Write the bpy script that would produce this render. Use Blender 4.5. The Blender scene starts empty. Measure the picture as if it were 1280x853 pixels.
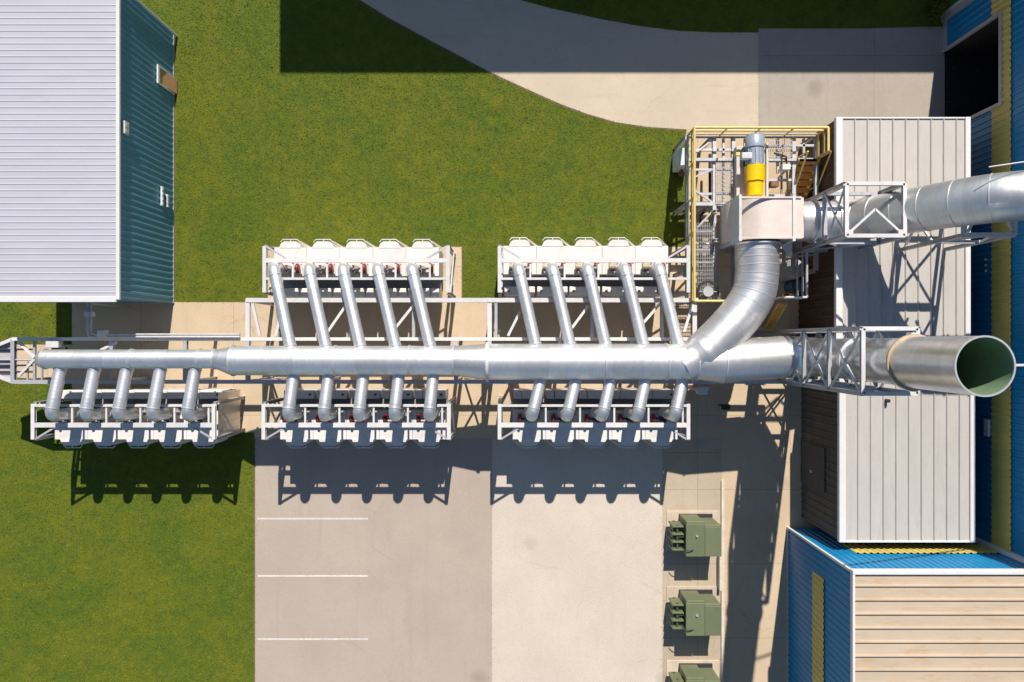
import bpy, math, random
import numpy as np
from mathutils import Vector, Matrix

random.seed(7)
rng = np.random.default_rng(11)
SC = bpy.context.scene
COL = SC.collection
H = 30.0          # camera height, metres
U = 29.0          # ground scale used while surveying the plan
def K(z): return 1.0 - z / H
def X(px, z=0.0): return (px - 640.0) / U * K(z)
def Y(py, z=0.0): return (426.5 - py) / U * K(z)
def P(px, py, z=0.0): return Vector((X(px, z), Y(py, z), z))
def GX(px): return (px - 640.0) / U
def GY(py): return (426.5 - py) / U

# ------------------------------------------------------------------ materials
def new_mat(name):
    m = bpy.data.materials.new(name); m.use_nodes = True
    nt = m.node_tree
    b = nt.nodes['Principled BSDF']
    return m, nt, b

def noise_fac(nt, scale, detail=4, rough=0.6, coord='Object', vec=None, stretch=None):
    if vec is None:
        tc = nt.nodes.new('ShaderNodeTexCoord'); vec = tc.outputs[coord]
    if stretch:
        mp = nt.nodes.new('ShaderNodeMapping'); mp.inputs['Scale'].default_value = stretch
        nt.links.new(vec, mp.inputs['Vector']); vec = mp.outputs['Vector']
    n = nt.nodes.new('ShaderNodeTexNoise')
    n.inputs['Scale'].default_value = scale; n.inputs['Detail'].default_value = detail
    n.inputs['Roughness'].default_value = rough
    nt.links.new(vec, n.inputs['Vector'])
    return n.outputs['Fac']

def ramp(nt, fac, stops):
    r = nt.nodes.new('ShaderNodeValToRGB')
    el = r.color_ramp.elements
    while len(el) > 1: el.remove(el[-1])
    el[0].position = stops[0][0]; el[0].color = (*stops[0][1], 1)
    for p, c in stops[1:]:
        e = el.new(p); e.color = (*c, 1)
    nt.links.new(fac, r.inputs['Fac'])
    return r.outputs['Color']

def mixc(nt, fac, a, b, mode='MIX'):
    m = nt.nodes.new('ShaderNodeMix'); m.data_type = 'RGBA'; m.blend_type = mode
    for sock, v in ((m.inputs[0], fac), (m.inputs[6], a), (m.inputs[7], b)):
        if isinstance(v, (int, float)): sock.default_value = v
        elif isinstance(v, tuple): sock.default_value = (*v, 1)
        else: nt.links.new(v, sock)
    return m.outputs[2]

def bump(nt, b, fac, strength=0.3, dist=0.02):
    bp = nt.nodes.new('ShaderNodeBump'); bp.inputs['Strength'].default_value = strength
    bp.inputs['Distance'].default_value = dist
    nt.links.new(fac, bp.inputs['Height']); nt.links.new(bp.outputs['Normal'], b.inputs['Normal'])

def painted(name, col, rough=0.5, metal=0.0, var=0.14, scale=3.0, dirt=(0.30, 0.25, 0.19), dirt_amt=0.25, stretch=None):
    m, nt, b = new_mat(name)
    f = noise_fac(nt, scale, 5, 0.65, stretch=stretch)
    lo = tuple(c * (1 - var) for c in col); hi = tuple(min(1, c * (1 + var * 0.6)) for c in col)
    c1 = ramp(nt, f, [(0.3, lo), (0.7, hi)])
    f2 = noise_fac(nt, scale * 2.7, 6, 0.7, stretch=stretch)
    k = ramp(nt, f2, [(0.52, (0, 0, 0)), (0.75, (dirt_amt,) * 3)])
    c2 = mixc(nt, k, c1, dirt)
    oi = nt.nodes.new('ShaderNodeObjectInfo')
    c2 = mixc(nt, 1.0, c2, ramp(nt, oi.outputs['Random'], [(0, (0.90, 0.90, 0.90)), (1, (1.04, 1.03, 1.01))]), 'MULTIPLY')
    nt.links.new(c2, b.inputs['Base Color'])
    rr = ramp(nt, f2, [(0.3, (rough * 0.85,) * 3), (0.7, (min(1, rough * 1.2),) * 3)])
    nt.links.new(rr, b.inputs['Roughness'])
    b.inputs['Metallic'].default_value = metal
    bump(nt, b, f2, 0.08, 0.01)
    return m

def ground_mat(name, col, stain, grain=0.10, slab=None, rough=0.9, streaks=(2.6, 0.22, 1)):
    m, nt, b = new_mat(name)
    big = noise_fac(nt, 0.35, 5, 0.6)
    mid = noise_fac(nt, 2.2, 6, 0.7)
    fine = noise_fac(nt, 34.0, 3, 0.7)
    lo = tuple(c * 0.93 for c in col); hi = tuple(min(1, c * 1.05) for c in col)
    c = ramp(nt, big, [(0.32, lo), (0.68, hi)])
    k = ramp(nt, mid, [(0.50, (0, 0, 0)), (0.72, (0.5,) * 3)])
    c = mixc(nt, k, c, stain)
    g = ramp(nt, fine, [(0.25, (1 - grain * 2.4,) * 3), (0.75, (1 + grain * 0.6,) * 3)])
    c = mixc(nt, 1.0, c, g, 'MULTIPLY')
    if slab:
        tc = nt.nodes.new('ShaderNodeTexCoord')
        br = nt.nodes.new('ShaderNodeTexBrick'); br.offset = 0.0
        br.inputs['Scale'].default_value = 1.0
        br.inputs['Brick Width'].default_value = slab[0]; br.inputs['Row Height'].default_value = slab[1]
        br.inputs['Mortar Size'].default_value = 0.012; br.inputs['Mortar Smooth'].default_value = 0.4
        br.inputs['Color1'].default_value = (1, 1, 1, 1); br.inputs['Color2'].default_value = (0.93, 0.93, 0.925, 1)
        br.inputs['Mortar'].default_value = (0.62, 0.58, 0.54, 1)
        nt.links.new(tc.outputs['Object'], br.inputs['Vector'])
        c = mixc(nt, 1.0, c, br.outputs['Color'], 'MULTIPLY')
    tc2 = nt.nodes.new('ShaderNodeTexCoord')
    # hairline cracks
    dn = nt.nodes.new('ShaderNodeTexNoise'); dn.inputs['Scale'].default_value = 1.3; dn.inputs['Detail'].default_value = 5
    nt.links.new(tc2.outputs['Object'], dn.inputs['Vector'])
    wv = nt.nodes.new('ShaderNodeMix'); wv.data_type = 'VECTOR'; wv.inputs[0].default_value = 0.35
    nt.links.new(tc2.outputs['Object'], wv.inputs[4]); nt.links.new(dn.outputs['Color'], wv.inputs[5])
    vo = nt.nodes.new('ShaderNodeTexVoronoi'); vo.feature = 'DISTANCE_TO_EDGE'; vo.inputs['Scale'].default_value = 0.42
    nt.links.new(wv.outputs[1], vo.inputs['Vector'])
    ck = ramp(nt, vo.outputs['Distance'], [(0.0, (0.72,) * 3), (0.005, (1.0,) * 3)])
    pres = ramp(nt, noise_fac(nt, 0.22, 2, 0.5), [(0.50, (0,) * 3), (0.62, (0.75,) * 3)])
    c = mixc(nt, pres, c, mixc(nt, 1.0, c, ck, 'MULTIPLY'))
    # sparse oil spots and drips
    v2 = nt.nodes.new('ShaderNodeTexVoronoi'); v2.inputs['Scale'].default_value = 0.55; v2.inputs['Randomness'].default_value = 1.0
    nt.links.new(wv.outputs[1], v2.inputs['Vector'])
    sp = ramp(nt, v2.outputs['Distance'], [(0.0, (0.55,) * 3), (0.10, (0.30,) * 3), (0.17, (0.0,) * 3)])
    sel = ramp(nt, v2.outputs['Color'], [(0.55, (0,) * 3), (0.75, (1,) * 3)])
    c = mixc(nt, mixc(nt, 1.0, sp, sel, 'MULTIPLY'), c, tuple(v * 0.55 for v in stain))
    # tyre scuffs
    ty = noise_fac(nt, 1.0, 4, 0.6, stretch=streaks)
    tk = ramp(nt, ty, [(0.56, (0,) * 3), (0.72, (0.28,) * 3)])
    c = mixc(nt, tk, c, tuple(v * 0.78 for v in stain))
    nt.links.new(c, b.inputs['Base Color'])
    b.inputs['Roughness'].default_value = rough
    b.inputs['Specular IOR Level'].default_value = 0.25
    bump(nt, b, fine, 0.25, 0.01)
    return m

def duct_mat(name, col=(0.82, 0.825, 0.835), rough=0.42, pitch=0.15, amp=0.10, metal=0.80):
    """spirally seamed galvanised sheet: UV x = metres along the duct, y = angle"""
    m, nt, b = new_mat(name)
    uv = nt.nodes.new('ShaderNodeUVMap')
    sep = nt.nodes.new('ShaderNodeSeparateXYZ'); nt.links.new(uv.outputs['UV'], sep.inputs[0])
    # sheets: one tone per metre of duct
    fl = nt.nodes.new('ShaderNodeMath'); fl.operation = 'MULTIPLY'; fl.inputs[1].default_value = 0.85
    nt.links.new(sep.outputs['X'], fl.inputs[0])
    fl2 = nt.nodes.new('ShaderNodeMath'); fl2.operation = 'FLOOR'; nt.links.new(fl.outputs[0], fl2.inputs[0])
    wn = nt.nodes.new('ShaderNodeTexWhiteNoise'); wn.noise_dimensions = '1D'
    nt.links.new(fl2.outputs[0], wn.inputs['W'])
    tone = ramp(nt, wn.outputs['Value'], [(0, (0.86,) * 3), (1, (1.0,) * 3)])
    f = noise_fac(nt, 2.4, 6, 0.7)
    streak = noise_fac(nt, 3.0, 4, 0.6, vec=uv.outputs['UV'], stretch=(9.0, 1.2, 1.0))
    c = ramp(nt, f, [(0.3, tuple(v * 0.84 for v in col)), (0.7, col)])
    c = mixc(nt, 1.0, c, tone, 'MULTIPLY')
    s2 = ramp(nt, streak, [(0.45, (0, 0, 0)), (0.8, (0.35,) * 3)])
    c = mixc(nt, s2, c, (0.52, 0.49, 0.45))
    nt.links.new(c, b.inputs['Base Color'])
    b.inputs['Metallic'].default_value = metal
    rr = ramp(nt, streak, [(0.2, (rough * 0.8,) * 3), (0.8, (rough * 1.35,) * 3)])
    nt.links.new(rr, b.inputs['Roughness'])
    # seams
    ad = nt.nodes.new('ShaderNodeMath'); ad.operation = 'MULTIPLY_ADD'
    ad.inputs[1].default_value = 1.0 / pitch
    nt.links.new(sep.outputs['X'], ad.inputs[0]); nt.links.new(sep.outputs['Y'], ad.inputs[2])
    fr = nt.nodes.new('ShaderNodeMath'); fr.operation = 'FRACT'; nt.links.new(ad.outputs[0], fr.inputs[0])
    h = ramp(nt, fr.outputs[0], [(0.0, (1,) * 3), (0.16, (0.1,) * 3), (0.5, (0.0,) * 3), (0.84, (0.1,) * 3), (1.0, (1,) * 3)])
    hm = mixc(nt, 0.35, h, ramp(nt, f, [(0.2, (0,) * 3), (0.8, (1,) * 3)]))
    bump(nt, b, hm, amp, 0.02)
    return m

def grass_mat(name, bright=1.0):
    m, nt, b = new_mat(name)
    g = nt.nodes.new('ShaderNodeNewGeometry')
    big = noise_fac(nt, 0.32, 4, 0.6, vec=g.outputs['Position'])
    mid = noise_fac(nt, 2.6, 6, 0.75, vec=g.outputs['Position'])
    fine = noise_fac(nt, 15.0, 4, 0.75, vec=g.outputs['Position'])
    s = bright
    c = ramp(nt, mid, [(0.28, (0.066 * s, 0.096 * s, 0.013 * s)), (0.5, (0.092 * s, 0.121 * s, 0.012 * s)), (0.74, (0.142 * s, 0.146 * s, 0.010 * s))])
    c2 = ramp(nt, big, [(0.3, (0.74, 0.88, 0.9)), (0.7, (1.20, 1.09, 1.0))])
    c = mixc(nt, 1.0, c, c2, 'MULTIPLY')
    dry = ramp(nt, noise_fac(nt, 0.9, 5, 0.7, vec=g.outputs['Position']), [(0.50, (0, 0, 0)), (0.76, (0.4,) * 3)])
    c = mixc(nt, dry, c, (0.19 * s, 0.165 * s, 0.02 * s))
    c3 = ramp(nt, fine, [(0.25, (0.84, 0.86, 0.86)), (0.75, (1.13, 1.11, 1.1))])
    c = mixc(nt, 1.0, c, c3, 'MULTIPLY')
    nt.links.new(c, b.inputs['Base Color'])
    b.inputs['Roughness'].default_value = 0.8
    b.inputs['Specular IOR Level'].default_value = 0.15
    bump(nt, b, fine, 0.5, 0.05)
    return m

M = {}
M['lawn'] = grass_mat('lawn_turf', 1.0)
M['blade'] = grass_mat('grass_blades', 1.2)
M['road'] = ground_mat('road_concrete', (0.55, 0.46, 0.35), (0.47, 0.38, 0.28), 0.06, streaks=(0.2, 2.4, 1))
M['apron'] = ground_mat('apron_concrete', (0.42, 0.37, 0.31), (0.34, 0.29, 0.24), 0.08, slab=(5.2, 4.1))
M['path'] = ground_mat('path_concrete', (0.58, 0.455, 0.315), (0.49, 0.375, 0.25), 0.07, slab=(4.0, 3.2))
M['asphalt'] = ground_mat('parking_asphalt', (0.425, 0.355, 0.292), (0.395, 0.328, 0.268), 0.09)
M['yard'] = ground_mat('yard_concrete', (0.60, 0.52, 0.435), (0.56, 0.485, 0.405), 0.13)
M['paver'] = ground_mat('paver', (0.47, 0.39, 0.29), (0.38, 0.30, 0.21), 0.08, slab=(1.6, 1.6))
M['markpaint'] = painted('marking_paint', (0.66, 0.62, 0.57), 0.7, dirt=(0.40, 0.34, 0.29), dirt_amt=0.95, scale=3)
M['kerb'] = painted('kerb_stone', (0.58, 0.52, 0.44), 0.85, dirt_amt=0.3)
M['duct'] = duct_mat('galvanised_duct')
M['duct2'] = duct_mat('stainless_duct', (0.76, 0.75, 0.74), 0.40, 0.45, 0.10, 0.82)
M['duct3'] = duct_mat('weathered_stack_steel', (0.72, 0.74, 0.77), 0.30, 0.6, 0.14, 0.95)
M['flange'] = painted('flange_steel', (0.66, 0.66, 0.67), 0.45, 0.6, 0.1, 5)
M['steel'] = painted('galvanised_steel', (0.50, 0.50, 0.52), 0.5, 0.45, 0.16, 4, (0.35, 0.3, 0.27), 0.25)
M['steel_white'] = painted('white_steel', (0.60, 0.59, 0.585), 0.5, 0.0, 0.1, 4, (0.45, 0.38, 0.3), 0.3)
M['tank'] = painted('white_tank_paint', (0.68, 0.66, 0.63), 0.45, 0.0, 0.08, 2, (0.46, 0.38, 0.29), 0.4)
M['hatch'] = painted('cream_hatch', (0.60, 0.54, 0.47), 0.5, 0.0, 0.1, 3)
M['deck_grey'] = painted('grey_deck', (0.32, 0.32, 0.33), 0.7, 0.0, 0.15, 3)
M['red'] = painted('red_enamel', (0.20, 0.018, 0.022), 0.4, 0.0, 0.2, 6, (0.1, 0.05, 0.04), 0.3)
M['tanmotor'] = painted('tan_motor', (0.34, 0.28, 0.18), 0.5, 0.0, 0.2, 6)
M['dark'] = painted('dark_iron', (0.035, 0.035, 0.04), 0.5, 0.2, 0.2, 6)
M['yellow'] = painted('safety_yellow', (0.72, 0.54, 0.19), 0.45, 0.0, 0.12, 4, (0.35, 0.25, 0.1), 0.3)
M['yellow2'] = painted('bright_yellow_guard', (0.85, 0.52, 0.0), 0.35, 0.0, 0.08, 4, (0.4, 0.25, 0.0), 0.15)
M['orange'] = painted('weathered_orange_treads', (0.80, 0.40, 0.08), 0.6, 0.0, 0.2, 4, (0.25, 0.15, 0.08), 0.4)
M['motor'] = painted('blue_grey_motor', (0.30, 0.35, 0.41), 0.4, 0.1, 0.1, 5)
M['fan'] = painted('fan_casing', (0.66, 0.57, 0.52), 0.5, 0.2, 0.10, 1.6, (0.5, 0.36, 0.26), 0.35)
M['gap_shade'] = painted('blue_gap_shade', (0.02, 0.06, 0.20), 0.6)  # shade of the gap behind the fan, put into the colour
M['shed_roof'] = painted('shed_roof_sheet', (0.43, 0.43, 0.485), 0.5, 0.1, 0.05, 1.2, (0.36, 0.35, 0.37), 0.35, stretch=(0.35, 1.5, 1))
M['white_trim'] = painted('white_trim', (0.66, 0.65, 0.645), 0.5, 0.0, 0.05, 3, (0.5, 0.45, 0.4), 0.2)
M['teal'] = painted('teal_cladding', (0.105, 0.31, 0.42), 0.45, 0.0, 0.12, 0.9, (0.19, 0.33, 0.40), 0.4, stretch=(1, 1, 0.3))
M['blue'] = painted('blue_cladding', (0.007, 0.22, 0.46), 0.42, 0.0, 0.12, 0.9, (0.02, 0.17, 0.32), 0.3, stretch=(1, 1, 0.3))
M['band'] = painted('yellow_band', (0.62, 0.50, 0.14), 0.5, 0.0, 0.12, 1.2, (0.4, 0.33, 0.2), 0.4, stretch=(1, 1, 0.3))
M['grey_trim'] = painted('grey_trim', (0.45, 0.43, 0.45), 0.5, 0.1, 0.1, 2)
M['tan_roof'] = painted('tan_roof_sheet', (0.50, 0.41, 0.31), 0.6, 0.0, 0.10, 1.1, (0.44, 0.28, 0.14), 0.85, stretch=(0.35, 1.6, 1))
M['pink_roof'] = painted('pale_roof_sheet', (0.445, 0.42, 0.395), 0.55, 0.05, 0.07, 1.3, (0.36, 0.29, 0.23), 0.6, stretch=(2.0, 0.4, 1))

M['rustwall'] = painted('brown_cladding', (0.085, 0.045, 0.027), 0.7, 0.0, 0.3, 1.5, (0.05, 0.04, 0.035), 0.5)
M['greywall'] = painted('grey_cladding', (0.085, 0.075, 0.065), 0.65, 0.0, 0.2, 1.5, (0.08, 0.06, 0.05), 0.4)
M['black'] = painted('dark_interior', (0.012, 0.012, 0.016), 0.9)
M['green'] = painted('green_transformer', (0.135, 0.155, 0.085), 0.5, 0.0, 0.08, 2.5, (0.2, 0.2, 0.12), 0.3)
M['fin_shade'] = painted('dark_green_fin_shade', (0.05, 0.065, 0.03), 0.5)  # darker green painted in as shade between the radiator fins
M['liner'] = painted('green_stack_liner', (0.17, 0.27, 0.16), 0.6, 0.0, 0.15, 1.5, (0.10, 0.16, 0.07), 0.5)
M['door_orange'] = painted('orange_door', (0.62, 0.33, 0.17), 0.5, 0.0, 0.15, 3)
M['cabinet'] = painted('pale_cabinet', (0.60, 0.64, 0.64), 0.45)
M['brown'] = painted('brown_box', (0.20, 0.09, 0.05), 0.6)
M['bluedrum'] = painted('blue_plastic', (0.03, 0.15, 0.28), 0.4)
M['rubber'] = painted('black_rubber', (0.02, 0.02, 0.02), 0.6)
M['concrete_pad'] = painted('pad_concrete', (0.50, 0.42, 0.33), 0.9, 0, 0.15, 2.0)

# ------------------------------------------------------------------ mesh builder
ROOT = {}      # object name -> world origin of the thing it belongs to
class MB:
    def __init__(s): s.v = []; s.f = []; s.sm = []; s.uv = []
    def add(s, vs, fs, smooth=False, uvs=None):
        o = len(s.v); s.v += [tuple(v) for v in vs]
        for i, f in enumerate(fs):
            s.f.append(tuple(o + k for k in f)); s.sm.append(smooth)
            s.uv.append(uvs[i] if uvs else [(0.0, 0.0)] * len(f))
        return s
    def box(s, x0, x1, y0, y1, z0, z1):
        x0, x1 = sorted((x0, x1)); y0, y1 = sorted((y0, y1)); z0, z1 = sorted((z0, z1))
        vs = [(x0,y0,z0),(x1,y0,z0),(x1,y1,z0),(x0,y1,z0),(x0,y0,z1),(x1,y0,z1),(x1,y1,z1),(x0,y1,z1)]
        return s.add(vs, [(0,3,2,1),(4,5,6,7),(0,1,5,4),(1,2,6,5),(2,3,7,6),(3,0,4,7)])
    def bbox(s, x0, x1, y0, y1, z0, z1, b=0.03):
        """box with chamfered edges (a bevelled cuboid)"""
        x0, x1 = sorted((x0, x1)); y0, y1 = sorted((y0, y1)); z0, z1 = sorted((z0, z1))
        import bmesh
        bm = bmesh.new(); bmesh.ops.create_cube(bm, size=1.0)
        for v in bm.verts:
            v.co = Vector(((x0+x1)/2 + v.co.x*(x1-x0), (y0+y1)/2 + v.co.y*(y1-y0), (z0+z1)/2 + v.co.z*(z1-z0)))
        bmesh.ops.bevel(bm, geom=list(bm.edges), offset=b, segments=2, affect='EDGES', profile=0.5)
        bm.verts.index_update()
        vs = [v.co[:] for v in bm.verts]; fs = [[v.index for v in f.verts] for f in bm.faces]
        bm.free(); return s.add(vs, fs)
    def bar(s, p, q, w=0.1, h=None, up=(0, 0, 1)):
        p = Vector(p); q = Vector(q); h = h or w
        d = (q - p).normalized(); u = Vector(up)
        if abs(d.dot(u)) > 0.98: u = Vector((0, 1, 0))
        a = d.cross(u).normalized(); b = a.cross(d).normalized()
        vs = [c + a*sx*w/2 + b*sy*h/2 for c in (p, q) for sx, sy in ((-1,-1),(1,-1),(1,1),(-1,1))]
        return s.add(vs, [(0,1,2,3),(7,6,5,4),(0,4,5,1),(1,5,6,2),(2,6,7,3),(3,7,4,0)])
    def hbeam(s, p, q, w=0.14, h=0.16, t=0.022, up=(0, 0, 1)):
        """rolled H section"""
        p = Vector(p); q = Vector(q); d = (q - p).normalized(); u = Vector(up)
        if abs(d.dot(u)) > 0.98: u = Vector((0, 1, 0))
        a = d.cross(u).normalized(); b = a.cross(d).normalized()
        pr = [(-w/2,-h/2),(w/2,-h/2),(w/2,-h/2+t),(t/2,-h/2+t),(t/2,h/2-t),(w/2,h/2-t),(w/2,h/2),(-w/2,h/2),(-w/2,h/2-t),(-t/2,h/2-t),(-t/2,-h/2+t),(-w/2,-h/2+t)]
        n = len(pr); vs = [c + a*x + b*y for c in (p, q) for x, y in pr]
        fs = [(i, n+i, n+(i+1)%n, (i+1)%n) for i in range(n)]
        for o, rev in ((0, False), (n, True)):
            for f in ((0,1,2,11),(3,4,9,10),(5,6,7,8)):
                g = tuple(o+k for k in f); fs.append(g[::-1] if rev else g)
        return s.add(vs, fs)
    def tube(s, path, r, n=28, caps=(True, True), close=False):
        path = [Vector(p) for p in path]; m = len(path)
        rs = r if isinstance(r, (list, tuple)) else [r]*m
        tang = []
        for i in range(m):
            a = path[max(0, i-1)]; b = path[min(m-1, i+1)]
            if close: a = path[(i-1) % m]; b = path[(i+1) % m]
            tang.append((b-a).normalized())
        t0 = tang[0]; u = Vector((0,0,1)) if abs(t0.z) < 0.9 else Vector((0,1,0))
        u = (u - t0*u.dot(t0)).normalized()
        vs = []; L = [0.0]
        for i in range(1, m): L.append(L[-1] + (path[i]-path[i-1]).length)
        for i in range(m):
            if i:
                q = tang[i-1].rotation_difference(tang[i]); u = q @ u
                u = (u - tang[i]*u.dot(tang[i])).normalized()
            w = tang[i].cross(u)
            for k in range(n):
                a = 2*math.pi*k/n
                vs.append(path[i] + (u*math.cos(a) + w*math.sin(a))*rs[i])
        fs = []; uv = []
        for i in range(m if close else m-1):
            j = (i+1) % m
            for k in range(n):
                k2 = (k+1) % n
                fs.append((i*n+k, i*n+k2, j*n+k2, j*n+k))
                uv.append([(L[i], k/n), (L[i], (k+1)/n), (L[j], (k+1)/n), (L[j], k/n)])
        s.add(vs, fs, True, uv)
        if not close:
            if caps[0]: s.add(vs[:n], [tuple(range(n))[::-1]])
            if caps[1]: s.add(vs[-n:], [tuple(range(n))])
        return s
    def ring(s, c, axis, r0, r1, w, n=32):
        """flat flange: washer of inner r0, outer r1, thickness w"""
        c = Vector(c); d = Vector(axis).normalized()
        u = Vector((0,0,1)) if abs(d.z) < 0.9 else Vector((0,1,0))
        u = (u - d*u.dot(d)).normalized(); v = d.cross(u)
        vs = []
        for rr, off in ((r0,-w/2),(r1,-w/2),(r1,w/2),(r0,w/2)):
            for k in range(n):
                a = 2*math.pi*k/n; vs.append(c + d*off + (u*math.cos(a)+v*math.sin(a))*rr)
        fs = []
        for j in range(4):
            for k in range(n):
                fs.append((j*n+k, j*n+(k+1)%n, ((j+1)%4)*n+(k+1)%n, ((j+1)%4)*n+k))
        return s.add(vs, fs, False)
    def cyl(s, p, q, r, n=20): return s.tube([p, q], r, n)
    def prism(s, poly, z0, z1):
        n = len(poly); a = sum(poly[i][0]*poly[(i+1)%n][1]-poly[(i+1)%n][0]*poly[i][1] for i in range(n))
        if a < 0: poly = poly[::-1]
        vs = [(x,y,z0) for x,y in poly] + [(x,y,z1) for x,y in poly]
        return s.add(vs, [tuple(range(n))[::-1], tuple(range(n,2*n))] + [(i,(i+1)%n,n+(i+1)%n,n+i) for i in range(n)])
    def sheet(s, poly, z):
        n = len(poly); a = sum(poly[i][0]*poly[(i+1)%n][1]-poly[(i+1)%n][0]*poly[i][1] for i in range(n))
        if a < 0: poly = poly[::-1]
        return s.add([(x,y,z) for x,y in poly], [tuple(range(n))])
    def corr(s, p, q, z0, z1, nrm, period=0.25, amp=0.035):
        """profiled cladding from p to q (plan points), ribs vertical, outward normal nrm"""
        p = Vector((*p, 0)); q = Vector((*q, 0)); n_ = Vector((*nrm, 0))
        L = (q-p).length; d = (q-p)/L; cnt = max(1, round(L/period)); per = L/cnt
        pts = []
        for i in range(cnt):
            for t, h in ((0,0),(0.55,0),(0.66,1),(0.89,1)): pts.append((i*per+t*per, h*amp))
        pts.append((L, 0))
        vs = []; fs = []
        for t, h in pts:
            c = p + d*t + n_*h
            vs.append((c.x,c.y,z0)); vs.append((c.x,c.y,z1))
        for i in range(len(pts)-1): fs.append((2*i, 2*i+2, 2*i+3, 2*i+1))
        return s.add(vs, fs)
    def build(s, name, mat, parent=None, label=None, kind=None):
        o0 = Vector(ROOT.get(parent.name, (0,0,0))) if parent else Vector((0,0,0))
        me = bpy.data.meshes.new(name)
        me.from_pydata([Vector(v)-o0 for v in s.v], [], s.f)
        me.polygons.foreach_set('use_smooth', s.sm)
        uvl = me.uv_layers.new(name='UVMap')
        flat = [c for f in s.uv for p_ in f for c in p_]
        uvl.data.foreach_set('uv', flat)
        me.update()
        ob = bpy.data.objects.new(name, me); COL.objects.link(ob)
        me.materials.append(M[mat] if isinstance(mat, str) else mat)
        if parent: ob.parent = parent; ROOT[ob.name] = o0
        if label: ob['label'] = label
        if kind: ob['kind'] = kind
        return ob

def thing(name, label, cat, loc=(0,0,0), group=None):
    o = bpy.data.objects.new(name, None); COL.objects.link(o)
    o.location = loc; o.empty_display_size = 0.3
    o['label'] = label; o['category'] = cat
    if group: o['group'] = group
    ROOT[o.name] = Vector(loc)
    return o
def tag(o, label, cat, group=None):
    o['label'] = label; o['category'] = cat
    if group: o['group'] = group
    return o
def dup(root, loc, rotz=0.0, label=None):
    r = root.copy(); COL.objects.link(r); r.location = loc; r.rotation_euler = (0,0,rotz)
    if label: r['label'] = label
    def rec(src, dst):
        for ch in list(src.children):
            c = ch.copy(); COL.objects.link(c); c.parent = dst; rec(ch, c)
    rec(root, r)
    return r
def arc(c, a, b, r, n=8):
    """quarter bend: from c + a*r ... to c + b*r, centre c, unit vectors a, b"""
    c = Vector(c); a = Vector(a); b = Vector(b)
    return [c + a*r*math.cos(t*math.pi/2/n) + b*r*math.sin(t*math.pi/2/n) for t in range(n+1)]
def densify(pts, step=0.4):
    out = []
    for a, b in zip(pts, pts[1:]):
        a = Vector(a); b = Vector(b); n = max(1, int((b-a).length/step))
        out += [a.lerp(b, i/n) for i in range(n)]
    out.append(Vector(pts[-1])); return out
def catmull(pts, n=6):
    pts = [Vector(p) for p in pts]; q = [pts[0]*2-pts[1]] + pts + [pts[-1]*2-pts[-2]]; out = []
    for i in range(1, len(q)-2):
        for t in range(n):
            t /= n
            out.append(0.5*((2*q[i]) + (q[i+1]-q[i-1])*t + (2*q[i-1]-5*q[i]+4*q[i+1]-q[i+2])*t*t + (3*q[i]-q[i-1]-3*q[i+1]+q[i+2])*t**3))
    out.append(pts[-1]); return out

# ------------------------------------------------------------------ ground
g2 = lambda pts: [(GX(a), GY(b)) for a, b in pts]
MB().sheet([(-300,-300),(300,-300),(300,300),(-300,300)], 0.0).build('lawn', 'lawn', kind='structure')
road_low = [(300,-120),(395,-42),(450,0),(485,22),(520,41),(565,65),(610,89),(655,110),(700,130),(735,143),(770,153),(810,159),(858,162)]
road_top = [(948,41),(900,41),(850,39),(800,33),(750,24),(690,11),(645,-1),(600,-20),(520,-70),(470,-120)]
road_poly = g2(road_low + [(948,165)] + road_top)
apron_poly = g2([(948,36),(1080,36),(1152,34),(1240,33),(1240,170),(948,170)])
path_polys = [g2([(90,378),(1185,378),(1185,548),(318,548),(318,541),(90,541)]), g2([(858,160),(1185,160),(1185,378),(858,378)]),
              g2([(335,309),(577,309),(577,378),(335,378)]), g2([(628,309),(858,309),(858,378),(628,378)]),
              g2([(-20,431),(90,431),(90,476),(-20,470)])]
lane_poly = g2([(902,548),(1185,548),(1185,1400),(902,1400)])
park_poly = g2([(319,548),(615,548),(615,1400),(319,1400)])
yard_poly = g2([(615,548),(828,548),(828,1400),(615,1400)])
pav_poly = g2([(828,548),(902,548),(902,1400),(828,1400)])
MB().sheet(road_poly, 0.008).build('road', 'road', kind='structure')
M['soil'] = painted('edge_soil', (0.16, 0.115, 0.06), 0.95, 0.0, 0.3, 6, (0.08, 0.09, 0.02), 0.6)
for pp, ox, oy_ in ((road_poly, -0.05, -0.06), (path_polys[2], 0.05, 0.05), (path_polys[3], -0.05, 0.05), (park_poly, -0.05, 0.0), (path_polys[1], -0.05, 0.0)):
    MB().sheet([(x_+ox, y_+oy_) for x_, y_ in pp], 0.003).build('soil_edge', 'soil', kind='structure')
MB().sheet(apron_poly, 0.012).build('apron', 'apron', kind='structure')
for i, pp in enumerate(path_polys):
    MB().sheet(pp, 0.006 if i != 4 else 0.01).build('path', 'path', kind='structure')
MB().sheet(lane_poly, 0.008).build('lane', 'path', kind='structure')
MB().sheet(park_poly, 0.010).build('parking_bay', 'asphalt', kind='structure')
MB().sheet(yard_poly, 0.008).build('yard', 'yard', kind='structure')
MB().sheet(pav_poly, 0.012).build('pavement', 'paver', kind='structure')
for py in (648.5, 720, 799, 880):
    MB().sheet(g2([(322,py-1.05),(460,py-1.05),(460,py+1.05),(322,py+1.05)]), 0.014).build('parking_line', 'markpaint', kind='structure')
k = MB(); k.box(GX(901),GX(904.5),GY(600),GY(1400),0,0.11); k.build('kerb', 'kerb', kind='structure')

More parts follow.
